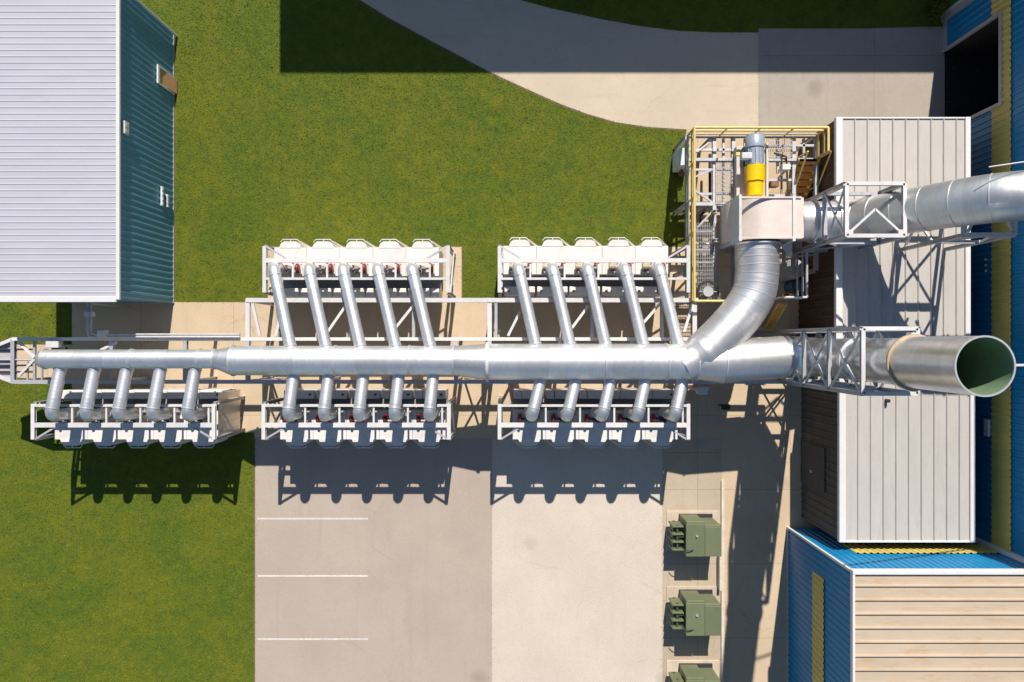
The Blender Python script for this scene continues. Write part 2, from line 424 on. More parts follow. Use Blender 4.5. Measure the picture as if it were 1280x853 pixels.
# grass blades
def inpoly(xs, ys, poly):
    ins = np.zeros(len(xs), bool); n = len(poly); j = n-1
    for i in range(n):
        xi, yi = poly[i]; xj, yj = poly[j]
        c = ((yi > ys) != (yj > ys)) & (xs < (xj-xi)*(ys-yi)/((yj-yi) if yj != yi else 1e-9)+xi)
        ins ^= c; j = i
    return ins
shed_poly = g2([(91,42),(217,42),(217,378),(91,378)])
N = 420000
xs = rng.uniform(GX(-40), GX(1190), N); ys = rng.uniform(GY(900), GY(-45), N)
bad = np.zeros(N, bool)
for pp in [road_poly, apron_poly, lane_poly, park_poly, yard_poly, pav_poly, shed_poly] + path_polys: bad |= inpoly(xs+rng.normal(0,0.045,N), ys+rng.normal(0,0.045,N), pp)
xs = xs[~bad]; ys = ys[~bad]; n = len(xs)
ang = rng.uniform(0, 2*math.pi, n); hh = rng.uniform(0.012, 0.034, n); ww = rng.uniform(0.014, 0.035, n); la = rng.uniform(0, 2*math.pi, n); ll = rng.uniform(0.02, 0.08, n)
vv = np.zeros((n, 3, 3))
vv[:,0,0] = xs+np.cos(ang)*ww; vv[:,0,1] = ys+np.sin(ang)*ww
vv[:,1,0] = xs-np.cos(ang)*ww; vv[:,1,1] = ys-np.sin(ang)*ww
vv[:,2,0] = xs+np.cos(la)*ll; vv[:,2,1] = ys+np.sin(la)*ll; vv[:,2,2] = hh
me = bpy.data.meshes.new('grass'); me.vertices.add(3*n); me.loops.add(3*n); me.polygons.add(n)
me.vertices.foreach_set('co', vv.reshape(-1)); me.loops.foreach_set('vertex_index', np.arange(3*n, dtype=np.int32))
me.polygons.foreach_set('loop_start', np.arange(0, 3*n, 3, dtype=np.int32)); me.polygons.foreach_set('loop_total', np.full(n, 3, dtype=np.int32))
me.update(calc_edges=True); me.materials.append(M['blade'])
go = bpy.data.objects.new('grass', me); COL.objects.link(go); go['kind'] = 'stuff'
go['label'] = 'short mown olive green grass covering the lawns'; go['category'] = 'grass'

# ------------------------------------------------------------------ left shed
x0, x1, yn, ys_ = GX(91), GX(217), GY(42), GY(378); ez = 4.3
sh = thing('storage_shed', 'teal clad storage shed with a pale ribbed metal roof on the lawn', 'building', ((x0+x1)/2, (yn+ys_)/2, 0))
w = MB(); w.corr((x1,ys_),(x1,yn),0.08,ez-0.02,(1,0)); w.corr((x0,yn),(x0,ys_),0.08,ez-0.02,(-1,0))
w.corr((x0,ys_),(x1,ys_),0.08,ez-0.02,(0,-1)); w.corr((x1,yn),(x0,yn),0.08,ez-0.02,(0,1)); w.build('wall','teal',sh)
MB().box(x0-0.03,x1+0.045,ys_-0.04,yn+0.04,0,0.1).build('plinth','grey_trim',sh)
r = MB(); zt = ez+0.06
r.add([(x0-0.1,ys_-0.1,zt),(x1+0.1,ys_-0.1,zt),(x1+0.1,yn+0.1,zt),(x0-0.1,yn+0.1,zt),(x0-0.1,ys_-0.1,ez),(x1+0.1,ys_-0.1,ez),(x1+0.1,yn+0.1,ez),(x0-0.1,yn+0.1,ez)],
      [(0,1,2,3),(7,6,5,4),(0,4,5,1),(1,5,6,2),(2,6,7,3),(3,7,4,0)])
yy = ys_+0.12
while yy < yn:
    r.add([(x0-0.09,yy-0.03,zt+.001),(x1+0.09,yy-0.03,zt+.001),(x1+0.09,yy-0.012,zt+0.013),(x0-0.09,yy-0.012,zt+0.013),(x0-0.09,yy+0.012,zt+0.013),(x1+0.09,yy+0.012,zt+0.013),(x1+0.09,yy+0.03,zt+.001),(x0-0.09,yy+0.03,zt+.001)],
          [(0,1,2,3),(3,2,5,4),(4,5,6,7)])
    yy += 0.235
ro = r.build('roof','shed_roof',sh)
e = MB(); e.bbox(x1+0.02,x1+0.15,ys_-0.15,yn+0.15,ez+0.0,zt+0.055,0.012); e.bbox(x0-0.15,x1+0.02,ys_-0.24,ys_-0.03,ez+0.0,zt+0.05,0.012)
e.bbox(x0-0.16,x0-0.06,ys_-0.03,yn+0.15,ez+0.0,zt+0.05,0.012); e.build('roof_edge','white_trim',ro)
d = MB(); ya_, yb_ = GY(118), GY(100); d.add([(x1+0.04,ya_,1.32),(x1+0.04,yb_,1.32),(x1+0.17,yb_,0.06),(x1+0.17,ya_,0.06),(x1+0.04,ya_,0.06),(x1+0.04,yb_,0.06)],[(0,3,2,1),(0,1,5,4),(0,4,3),(1,2,5),(3,4,5,2)]); dr = d.build('sun_tilted_door','door_orange',sh)  # door leaf; outward tilt added so its face catches the sun
d = MB(); d.box(x1+0.036,x1+0.10,GY(120),GY(98),1.35,1.50); d.box(x1+0.036,x1+0.10,GY(120),GY(118.2),0.1,1.35); d.box(x1+0.036,x1+0.10,GY(99.8),GY(98),0.1,1.35); d.build('frame','cabinet',dr)
l = MB(); l.bbox(x1+0.04,x1+0.16,Y(168,3.95),Y(152,3.95),3.75,4.08,0.02); lf = l.build('wall_light','white_trim',sh)
l = MB(); l.box(x1+0.16,x1+0.17,Y(166,3.95),Y(161,3.95),3.8,4.0); l.box(x1+0.16,x1+0.17,Y(159,3.95),Y(154,3.95),3.8,4.0); l.build('lens','hatch',lf)
for (pa, pb, za, zb) in ((234,258,1.05,1.2),(244,260,0.6,0.78)):
    v = MB(); v.bbox(x1+0.036,x1+0.11,Y(pb,za),Y(pa,za),za,zb,0.012); 
    for q in range(4):
        yq = Y(pb,za)+(Y(pa,za)-Y(pb,za))*(q+0.5)/4; v.box(x1+0.11,x1+0.125,yq-0.05,yq+0.05,za+0.03,zb-0.03)
    v.build('wall_vent','cabinet',sh)
dp = MB(); dp.tube(densify([(x1+0.14,yn-0.12,ez-0.1),(x1+0.14,yn-0.12,0.05)]),0.05,12); dp.build('downpipe','white_trim',sh)

# conduit from the shed to the rack
cd = thing('service_conduit', 'pair of thin grey pipes bending from the shed wall to the rack', 'pipe', (GX(112),GY(378),0))
for off in (0.0, 0.13):
    c = MB(); zc = 2.95
    a = P(109.5+off*32,376,zc); b = P(109.5+off*32,415-off*22,zc)
    pts = [a, b, b+Vector((0.05,-0.14,0)), b+Vector((0.18,-0.2,0)), P(150,421.5-off*24,zc), P(300,421.5-off*24,zc)]
    c.tube(densify(pts,0.3),0.045,10); c.build('pipe','steel',cd)
c = MB(); c.box(X(107,2.95),X(117,2.95),Y(396,2.95),Y(390,2.95),2.85,3.06); c.build('clamp','steel_white',cd)
c = MB(); c.bbox(X(124,2.95),X(135,2.95),Y(421,2.95),Y(413,2.95),2.88,3.12,0.02); c.build('junction_box','steel_white',cd)
c = MB(); c.bar(P(112,380,2.9),(X(112,2.9),Y(380,2.9),0.0),0.06); c.build('post','steel',cd)

# ------------------------------------------------------------------ hall on the right, with the deep door
hx, hyn, hys, hz = GX(1180), GY(20), GY(655), 9.8
hall = thing('factory_hall', 'tall blue clad factory hall with a dark open doorway in its yellow band', 'building', (hx+8,(hyn+hys)/2,0))
dy0, dy1, dz = GY(163), GY(67), 3.5
w = MB()
w.corr((hx,hyn),(hx,dy1),0.25,hz,(-1,0)); w.corr((hx,dy1),(hx,dy0),dz,hz,(-1,0)); w.corr((hx,dy0),(hx,hys-6),0.25,hz,(-1,0))
w.corr((hx+16,hyn),(hx,hyn),0.25,hz,(0,1)); w.box(hx+16,hx+16.1,hys-20,hyn,0,hz)
w.build('wall','blue',hall)
MB().box(hx-0.05,hx+0.1,dy1,hyn+0.05,0,0.25).build('plinth','grey_trim',hall)
MB().box(hx-0.05,hx+0.1,hys-6,dy0,0,0.25).build('plinth','grey_trim',hall)
MB().box(hx-0.25,hx+16.2,hys-20,hyn+0.25,hz,hz+0.25).build('roof','shed_roof',hall)
for a, b, zb in ((hyn-0.35,dy1+0.0,4.1),(dy0,hys,4.1)):
    m_ = MB(); m_.corr((hx-0.045,a),(hx-0.045,b),3.05,zb,(-1,0)); m_.build('colour_band','band',hall)
m_ = MB(); m_.corr((hx-0.045,dy1),(hx-0.045,dy0),3.66,4.1,(-1,0)); m_.build('colour_band','band',hall)
m_ = MB(); m_.box(hx-0.12,hx+0.06,hyn-0.30,hyn+0.06,0,hz); m_.build('corner_trim','grey_trim',hall)
m_ = MB(); m_.box(hx-0.15,hx-0.12,hyn-0.05,hyn+0.06,0,hz); m_.build('corner_flashing','white_trim',hall)
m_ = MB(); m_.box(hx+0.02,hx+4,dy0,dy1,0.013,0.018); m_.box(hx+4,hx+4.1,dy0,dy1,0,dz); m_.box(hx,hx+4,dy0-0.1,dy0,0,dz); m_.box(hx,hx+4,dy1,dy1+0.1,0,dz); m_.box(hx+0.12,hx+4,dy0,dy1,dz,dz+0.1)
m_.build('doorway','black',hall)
m_ = MB(); m_.box(hx-0.10,hx+0.12,dy0-0.14,dy1+0.14,dz,dz+0.16); m_.box(hx-0.10,hx+0.02,dy0-0.14,dy0,0,dz); m_.box(hx-0.10,hx+0.02,dy1,dy1+0.14,0,dz); m_.build('door_frame','grey_trim',hall)
for py, za, zb in ((534,2.75,3.0),):
    m_ = MB(); m_.bbox(hx-0.16,hx-0.04,Y(545,za),Y(524,za),za,zb,0.02); m_.build('wall_light','cabinet',hall)
m_ = MB()
for q in range(3): m_.bbox(hx-0.10,hx-0.04,Y(323+q*7,2.8),Y(326+q*7,2.8),2.7,2.8,0.01)
m_.build('socket_strip','cabinet',hall)

# ------------------------------------------------------------------ annex lower right
ax, an, az = GX(985), GY(660), 5.8
ann = thing('blue_annex', 'low blue building with a tan seamed roof beside the shaded lane', 'building', (ax+4,an-8,0))
w = MB(); w.corr((ax,an),(ax,an-18),0.12,az,(-1,0)); w.corr((hx,an),(ax,an),0.12,az,(0,1)); w.box(ax,hx,an-18.1,an-18,0,az); w.build('wall','blue',ann)
MB().box(ax-0.06,ax+0.05,an-18,an+0.05,0,0.12).build('plinth','grey_trim',ann)
rf = MB(); rf.box(ax-0.06,hx-0.1,an-18,an+0.05,az,az+0.07)
rr = rf.build('roof','tan_roof',ann)
sm = MB(); yy = an-0.42
while yy > an-18:
    sm.box(ax-0.03,hx-0.12,yy-0.022,yy+0.022,az+0.071,az+0.13); yy -= 0.486
sm.build('standing_seam','tan_roof',rr)
e = MB(); e.bbox(ax-0.12,hx-0.1,an-0.03,an+0.12,az-0.08,az+0.16,0.02); e.bbox(ax-0.12,ax-0.03,an-18,an-0.03,az-0.04,az+0.15,0.015); e.build('roof_edge','white_trim',rr)
e = MB(); e.box(ax-0.07,ax+0.02,an-0.03,an+0.06,0,az-0.12); e.build('corner_trim','white_trim',ann)
m_ = MB(); m_.corr((ax-0.045,an-1.0),(ax-0.045,an-18),2.55,3.55,(-1,0)); m_.build('colour_band','band',ann)
m_ = MB(); m_.corr((hx-0.1,an+0.045),(ax+1.1,an+0.045),2.6,3.75,(0,1)); m_.build('colour_band','band',ann)
e = MB(); e.box(hx-0.22,hx-0.05,an+0.05,an+0.22,0,hz); e.build('corner_flashing','white_trim',ann)

# off-frame hall to the north, whose shadow lies over the road
nh = thing('north_hall', 'blue hall standing north of the curved road', 'building', (GX(900),GY(-300),0))
w = MB(); nx0, nx1, ny0, ny1, nz = GX(383), GX(1500), GY(-164), GY(-600), 8.0
w.corr((nx0,ny0),(nx1,ny0),0,nz,(0,-1)); w.corr((nx0,ny1),(nx0,ny0),0,nz,(-1,0)); w.corr((nx1,ny0),(nx1,ny1),0,nz,(1,0)); w.corr((nx1,ny1),(nx0,ny1),0,nz,(0,1)); w.build('wall','blue',nh)
MB().box(nx0-0.1,nx1+0.1,ny0-0.1,ny1+0.1,nz,nz+0.2).build('roof','shed_roof',nh)

# ------------------------------------------------------------------ two flat roofed plant rooms
def plant_room(name, label, px0, px1, py0, py1, z, wallmat):
    a, b, c, d = X(px0,z), X(px1,z), Y(py1,z), Y(py0,z)
    t = thing(name, label, 'plant room', ((a+b)/2,(c+d)/2,0), 'flat roofed plant rooms')
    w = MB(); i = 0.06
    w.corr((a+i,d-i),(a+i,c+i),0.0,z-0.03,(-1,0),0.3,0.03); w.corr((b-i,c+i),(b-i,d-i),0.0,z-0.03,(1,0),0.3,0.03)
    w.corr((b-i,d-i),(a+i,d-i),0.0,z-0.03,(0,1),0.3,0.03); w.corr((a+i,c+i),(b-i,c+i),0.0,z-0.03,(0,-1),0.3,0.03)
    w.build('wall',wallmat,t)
    r = MB().box(a+0.1,b-0.1,c+0.06,d-0.06,z-0.05,z).build('roof','pink_roof',t)
    s = MB(); xx = a+0.26
    while xx < b-0.2:
        s.add([(xx-0.035,c+0.07,z+.001),(xx-0.035,d-0.07,z+.001),(xx-0.012,d-0.07,z+0.05),(xx-0.012,c+0.07,z+0.05),(xx+0.012,c+0.07,z+0.05),(xx+0.012,d-0.07,z+0.05),(xx+0.03,d-0.07,z+.001),(xx+0.03,c+0.07,z+.001)],
              [(0,3,2,1),(3,4,5,2),(4,7,6,5)])
        xx += 0.483
    s.build('standing_seam','pink_roof',r)
    e = MB(); e.bbox(a,a+0.26,c,d,z-0.12,z+0.085,0.03); e.bbox(b-0.2,b,c,d,z-0.12,z+0.085,0.03)
    e.bbox(a+0.26,b-0.2,d-0.06,d,z-0.12,z+0.05,0.01); e.bbox(a+0.26,b-0.2,c,c+0.07,z-0.12,z+0.05,0.01)
    e.build('roof_edge','white_trim',r)
    return t, a, b, c, d
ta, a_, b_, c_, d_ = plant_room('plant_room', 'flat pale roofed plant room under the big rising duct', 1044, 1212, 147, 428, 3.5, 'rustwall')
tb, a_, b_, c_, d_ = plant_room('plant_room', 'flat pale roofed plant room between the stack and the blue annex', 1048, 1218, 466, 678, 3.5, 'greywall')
m_ = MB(); m_.box(a_+0.0,a_+0.03,c_+1.6,c_+3.4,0.05,2.3); dd = m_.build('door','greywall',tb)
m_ = MB(); m_.box(a_-0.03,a_-0.001,c_+2.2,c_+2.3,1.0,1.2); m_.build('handle','steel',dd)
m_ = MB(); m_.cyl((X(1108,3.55),Y(501,3.55),3.5),(X(1108,3.55),Y(501,3.55),3.72),0.07,12); m_.build('roof_vent','dark',tb)

# ------------------------------------------------------------------ trunk duct
TZ = 3.6
def tx(px): return X(px, TZ)
yA, yB, yC = Y(449,TZ), Y(451,TZ), Y(452.5,TZ)
rA, rB, rC, rD = 0.36, 0.56, 0.685, 0.80
tr = thing('trunk_duct', 'long stepped silver trunk duct lying along the steel rack', 'duct', (tx(500),yB,TZ))
c = MB(); c.tube(densify([(tx(56),yA,TZ),(tx(268),yA,TZ)],0.6),rA,40,(False,False)); c.build('duct_section','duct',tr)
c = MB(); c.tube([(tx(47),yA,TZ),(tx(47.4),yA,TZ),(tx(49),yA,TZ),(tx(52),yA,TZ),(tx(56),yA,TZ)],[0.001,0.17,0.26,0.33,rA],40,(False,False)); c.build('end_cap','duct2',tr)
c = MB(); c.tube([(tx(268),yA,TZ),(tx(270),yA,TZ),(tx(291),yB,TZ),(tx(293),yB,TZ)],[rA,rA,rB,rB],40,(False,False)); c.build('reducer','duct2',tr)
c = MB(); c.tube(densify([(tx(293),yB,TZ),(tx(566),yB,TZ)],0.6),rB,48,(False,False)); c.build('duct_section','duct',tr)
c = MB(); c.tube([(tx(566),yB,TZ),(tx(568),yB,TZ),(tx(606),yC,TZ),(tx(608),yC,TZ)],[rB,rB,rC,rC],48,(False,False)); c.build('reducer','duct2',tr)
c = MB(); c.tube(densify([(tx(608),yC,TZ),(tx(868),yC,TZ)],0.6),rC,56,(False,False)); c.build('duct_section','duct',tr)
c = MB(); c.tube([(tx(868),yC,TZ),(tx(872),yC,TZ),(tx(900),yC,TZ),(tx(902),yC,TZ)],[rC,rC,rD,rD],56,(False,False)); c.build('reducer','duct2',tr)
SX, SY = GX(969), GY(444.0)
c = MB(); c.tube(densify([(tx(902),yC,TZ),(SX-1.05,SY,TZ)],0.6),rD,56,(False,False)); c.build('duct_section','duct2',tr)
for px, yy, rr_ in ((57,yA,rA),(165,yA,rA),(250,yA,rA),(269,yA,rA),(292,yB,rB),(420,yB,rB),(512,yB,rB),(567,yB,rB),(607.5,yC,rC),(755,yC,rC),(832,yC,rC),(869,yC,rC),(902,yC,rD),(985,(yC+SY)/2,rD)):
    c = MB(); c.ring((tx(px),yy,TZ),(1,0,0),rr_-0.01,rr_+0.035,0.05,48); c.build('flange','flange',tr)

# ------------------------------------------------------------------ stack
st = thing('exhaust_stack', 'tall open steel exhaust stack with a green lining', 'stack', (SX,SY,0))
r_s = 0.69
c = MB(); c.tube([(SX-1.05,SY,TZ)]+arc((SX-1.02,SY,TZ+1.02),(0,0,-1),(1,0,0),1.02,10)[1:]+densify([(SX,SY,TZ+1.1),(SX,SY,10.4)],0.6),[rD]+[rD-(rD-r_s)*min(1,i/10) for i in range(1,11)]+[r_s]*len(densify([(SX,SY,TZ+1.1),(SX,SY,10.4)],0.6)),56,(False,False)); c.build('lower_shell','duct3',st)
c = MB(); c.tube(densify([(SX,SY,10.4),(SX,SY,13.3)],0.5),0.73,64,(False,False)); c.build('upper_shell','duct3',st)
c = MB(); c.tube([(SX,SY,13.3),(SX,SY,12.5),(SX,SY,11.5),(SX,SY,10.6),(SX,SY,10.5),(SX,SY,9.0),(SX,SY,6.0)],[0.70,0.70,0.70,0.70,0.66,0.66,0.66],64,(False,True)); c.build('liner','liner',st)
c = MB(); c.ring((SX,SY,13.3),(0,0,1),0.695,0.738,0.04,64); c.build('rim','flange',st)
M['rusty'] = painted('rusty_flange', (0.46, 0.36, 0.25), 0.6, 0.3, 0.2, 3, (0.35, 0.2, 0.1), 0.5)
c = MB(); c.ring((SX,SY,10.4),(0,0,1),0.68,0.80,0.07,64); c.build('flange','rusty',st)
c = MB(); c.ring((SX,SY,7.4),(0,0,1),0.68,0.745,0.06,64); c.build('flange','flange',st)
c = MB(); c.bar((SX+0.73,SY-0.02,12.3),(hx+0.5,SY-0.02,9.95),0.06); c.build('stay_rod','steel_white',st)
for s_ in (-1,1):
    c = MB(); c.bbox(SX+0.02,SX+0.22,SY+s_*0.74-0.1,SY+s_*0.74+0.1,9.9,10.2,0.02); c.build('lug','steel_white',st)

def lattice_tower(name, label, cx, cy, hw, hd, zt, rings, sect=0.1, brace=0.055, base=0.0, skip=()):
    t = thing(name, label, 'steel tower', (cx,cy,base))
    cs = [(cx-hw,cy-hd),(cx+hw,cy-hd),(cx+hw,cy+hd),(cx-hw,cy+hd)]
    for x,y in cs:
        m = MB(); m.hbeam((x,y,base),(x,y,zt),sect*1.15,sect*1.15,0.018); m.box(x-0.14,x+0.14,y-0.14,y+0.14,base,base+0.03); m.build('leg','steel',t)
    zs = [base]+list(rings)
    for z in rings:
        for i in range(4):
            p = (*cs[i],z); q = (*cs[(i+1)%4],z)
            m = MB(); m.hbeam(p,q,sect,sect,0.018); m.build('ring_beam','steel_white' if z == rings[-1] else 'steel',t)
    for lv, (za, zb) in enumerate(zip(zs, zs[1:])):
        for i in range(4):
            if (lv, i) in skip: continue
            p = cs[i]; q = cs[(i+1)%4]
            nx, ny = ((0,-1),(1,0),(0,1),(-1,0))[i]; o = 0.02
            m = MB(); m.bar((p[0]+nx*o,p[1]+ny*o,za+0.05),(q[0]+nx*o,q[1]+ny*o,zb-0.05),brace,brace); m.build('brace','steel',t)
            m = MB(); m.bar((q[0]-nx*o,q[1]-ny*o,za+0.05),(p[0]-nx*o,p[1]-ny*o,zb-0.05),brace,brace); m.build('brace','steel',t)
    return t
lattice_tower('lattice_tower','square lattice tower of grey steel standing round the exhaust stack',SX,SY,0.82,0.98,9.1,[2.4,4.9,6.9,9.1],0.12,0.06)

# ------------------------------------------------------------------ fan inlet bend from trunk
pth = catmull([P(852,458,TZ),P(881,440,TZ),P(906,416,TZ),P(928,391,TZ),P(942,367,TZ),P(946,343,TZ),P(946,322,TZ),P(946,306,TZ)],6)
ib = thing('inlet_bend', 'thick silver segmented pipe curving from trunk duct up to the fan', 'duct', pth[-1])
c = MB(); c.tube(pth,[0.72]*5+[0.80]*(len(pth)-5),52,(True,True)); c.build('pipe_bend','duct2',ib)
for i in (8,14,18,21,24,27,30,33,36,39):
    if i < len(pth)-1:
        d_ = (pth[i+1]-pth[i-1]).normalized(); c = MB(); c.ring(pth[i],d_,0.79,0.812,0.03,52); c.build('seam_band','flange',ib)
c = MB(); c.ring(P(946,306,TZ),(0,1,0),0.72,0.88,0.06,52); c.build('flange','flange',ib)

# ------------------------------------------------------------------ centrifugal fan
fx0, fx1, fy0, fy1 = GX(866), GX(950), GY(317), GY(274)
fzc, fzt = 2.95, 4.5
fan = thing('centrifugal_fan', 'large pale scroll fan with blue grey motor and yellow guard on the steel deck', 'fan', ((fx0+fx1)/2,(fy0+fy1)/2,2.2))
fxc = GX(912)
prof = [(fx1,3.05),(fx1,fzt),(fxc+0.2,fzt)]
for i in range(1,61):
    a = math.pi/2 + i/60*math.pi*1.30
    rr_ = 1.55 - 0.45*i/60
    prof.append((fxc+0.2+math.cos(a)*rr_*1.02, fzc+math.sin(a)*rr_))
c = MB(); n = len(prof)
vs = [(x,fy0,z) for x,z in prof]+[(x,fy1,z) for x,z in prof]
c.add(vs,[tuple(range(n))[::-1],tuple(range(n,2*n))]+[(i,(i+1)%n,n+(i+1)%n,n+i) for i in range(n)])
cs_ = c.build('scroll_casing','fan',fan)
for px in (925,992):
    xx = X(px,4.5); c = MB(); c.box(xx-0.05,xx+0.05,fy0-0.12,fy1+0.1,2.4 if px > 950 else 2.2,4.56); c.build('casing_flange','steel_white',cs_)
c = MB(); c.box(fx0+0.5,fx1-0.1,fy0-0.03,fy0+0.03,fzt-0.05,fzt+0.05); c.box(fx0+0.5,fx1-0.1,fy1-0.03,fy1+0.03,fzt-0.05,fzt+0.05); c.build('stiffener','fan',cs_)
c = MB(); c.tube([(GX(909.5),fy0+0.02,TZ-0.05),(GX(909.5),Y(306,TZ)-0.0,TZ)],0.80,40,(False,False)); c.build('gap_shade_sleeve','gap_shade',fan)  # sleeve painted dark blue as the shaded gap between casing and pipe
mx = X(944.5,3.2); my0, my1, myn = GY(264), GY(233), Y(168,3.2)
c = MB(); c.tube([(mx,my1+0.12,3.1),(mx,myn-0.02,3.1)],0.32,32); mo = c.build('motor','motor',fan)
c = MB()
for i in range(14):
    a = i/14*2*math.pi; c.bar((mx+math.cos(a)*0.33,my1+0.2,3.1+math.sin(a)*0.33),(mx+math.cos(a)*0.33,myn-0.55,3.1+math.sin(a)*0.33),0.02,0.05)
c.build('cooling_fins','motor',mo)
c = MB(); c.tube([(mx,myn-0.5,3.1),(mx,myn-0.1,3.1),(mx,myn,3.1)],[0.36,0.36,0.27],32); c.build('fan_cowl','motor',mo)
c = MB(); c.bbox(mx-0.62,mx-0.22,my1+0.28,my1+0.52,3.2,3.5,0.03); c.build('terminal_box','cabinet',mo)
c = MB(); c.tube([(mx,my0-0.0,3.1),(mx,my0+0.55,3.1)],0.33,6); c.tube([(mx,my0+0.56,3.1),(mx,my1+0.1,3.1)],0.39,6); c.build('coupling_guard','yellow2',fan)
c = MB(); c.bbox(mx-0.55,mx+0.6,my0-0.1,myn-0.3,2.28,2.62,0.02); c.bar((mx+0.62,my0-0.1,2.6),(mx+0.62,myn-0.2,2.6),0.08,0.3); c.build('base_frame','hatch',fan)
c = MB()
for yq in (my1+0.25,myn-0.7): c.box(mx-0.28,mx+0.28,yq-0.08,yq+0.08,2.62,2.85)
c.build('motor_foot','dark',fan)
for px, py in ((872,312),(945,312),(872,279),(945,279)):
    c = MB(); c.hbeam((GX(px),GY(py),2.28),(GX(px),GY(py),2.75),0.14,0.14); c.build('foot','steel',fan)
c = MB(); c.add([P(972,302,3.4),P(990,298,3.4),P(990,322,3.4),P(984,318,3.4),P(972,302,3.3),P(990,298,3.3),P(990,322,3.3),P(984,318,3.3)],[(0,3,2,1),(4,5,6,7),(0,1,5,4),(1,2,6,5),(2,3,7,6),(3,0,4,7)]); c.build('bearing_cover','steel_white',fan)

# ------------------------------------------------------------------ discharge duct
DY = GY(296); RX = GX(1060); zl, zh = 3.8, 8.6
dd = thing('discharge_duct', 'big silver duct rising beside the yellow platform and entering the blue hall', 'duct', (RX,DY,zl))
xe_ = GX(990)
c = MB(); c.tube([(fx1,DY,zl),(fx1+0.1,DY,zl),(fx1+0.55,DY,zl)]+densify([(fx1+0.6,DY,zl),(xe_,DY,zl)],0.5),[0.74,0.74,0.75]+[0.75]*len(densify([(fx1+0.6,DY,zl),(xe_,DY,zl)],0.5)),48,(False,False)); c.build('duct_section','duct2',dd)
rp = catmull([(GX(a_),DY,z_) for a_,z_ in ((984,3.8),(994,3.8),(1005,3.92),(1016,4.4),(1026,5.1),(1038,5.9),(1051,6.7),(1066,7.5),(1085,8.2),(1110,8.55),(1138,8.6),(1150,8.6))],4)[4:-4]
c = MB(); c.tube(rp,0.77,52,(False,False)); c.build('rising_bend','duct2',dd)
c = MB(); c.tube(densify([(GX(1136),DY,zh),(hx+0.3,DY,zh)],0.4),0.775,52,(False,False)); c.build('duct_section','duct2',dd)
for i_ in range(3,len(rp)-2,4):
    d_ = (rp[i_+1]-rp[i_-1]).normalized(); c = MB(); c.ring(rp[i_],d_,0.76,0.786,0.03,52); c.build('seam_band','flange',dd)
for p in ((fx1+0.58,DY,zl),(xe_,DY,zl),(GX(1138),DY,zh),(GX(1165),DY,zh)):
    c = MB(); c.ring(p,(1,0,0),0.74,0.815,0.05,52); c.build('flange','flange',dd)
tw = lattice_tower('lattice_tower','lattice tower of grey steel straddling the duct between fan and plant room roof',GX(995.5),GY(298),0.98,0.88,6.5,[2.7,4.9,6.5],0.13,0.055,skip=((1,1),(1,3),(2,0),(2,1),(2,2),(1,2)))
cx_, cy_ = GX(995.5), GY(298)
for q_ in ((-0.9,-0.8),(0.9,-0.8)):
    c = MB(); c.bar((cx_+q_[0],cy_+q_[1],6.5),(cx_,cy_+0.02,6.5),0.07,0.06); c.build('plan_brace','steel_white',tw)
    c = MB(); c.bbox(cx_+q_[0]-0.14,cx_+q_[0]+0.14,cy_+q_[1]-0.12,cy_+q_[1]+0.12,6.53,6.56,0.008); c.build('gusset','steel_white',tw)

c = MB(); c.cyl(P(1236,209,8.9),(hx+0.2,P(1300,185,8.9).y,9.3),0.02,8); c.build('stay_rod','steel_white',dd)
# duct support on plant room roof
sp = thing('duct_support', 'grey steel trestle on the plant room roof under the high duct', 'steel frame', (X(1236,7.2),Y(293,7.2),3.5))
xa, xb, ya, yb = X(1205,7.2), X(1268,7.2), Y(294,7.2), DY+0.75
for x in (xa,xb):
    for y in (ya,yb):
        c = MB(); c.hbeam((x,y,3.55),(x,y,7.2),0.13,0.13); c.build('leg','steel',sp)
    c = MB(); c.hbeam((x,ya,7.2),(x,yb,7.2),0.12,0.14); c.build('cross_beam','steel_white',sp)
for y in (ya,yb):
    c = MB(); c.hbeam((xa,y,7.21),(xb,y,7.21),0.14,0.16); c.build('top_beam','steel_white',sp)
c = MB(); c.hbeam((xa,ya,5.6),(xb,ya,5.6),0.12,0.12); c.build('tie_beam','steel',sp)
c = MB(); c.hbeam((xa,yb,4.8),(xb,yb,4.8),0.12,0.12); c.build('tie_beam','steel',sp)
for p, q in (((xa,ya,5.6),(xa+0.9,ya,7.15)),((xb,ya,5.6),(xb-0.7,ya,7.15)),((xa,yb,3.7),(xa,ya,5.5)),((xa,ya,3.7),(xa,yb,5.5)),((xa,yb-0.03,4.9),(xb,yb-0.03,7.1)),((xa,yb+0.03,7.1),(xb,yb+0.03,4.9))):
    c = MB(); c.bar(p,q,0.07,0.07); c.build('brace','steel_white',sp)
c = MB(); c.bar((xa+0.1,ya+0.1,7.25),(xa+0.75,yb-0.4,7.25),0.07); c.bar((xb-0.1,ya+0.1,7.25),(xb-0.6,yb-0.5,7.25),0.07); c.build('plan_brace','steel_white',sp)

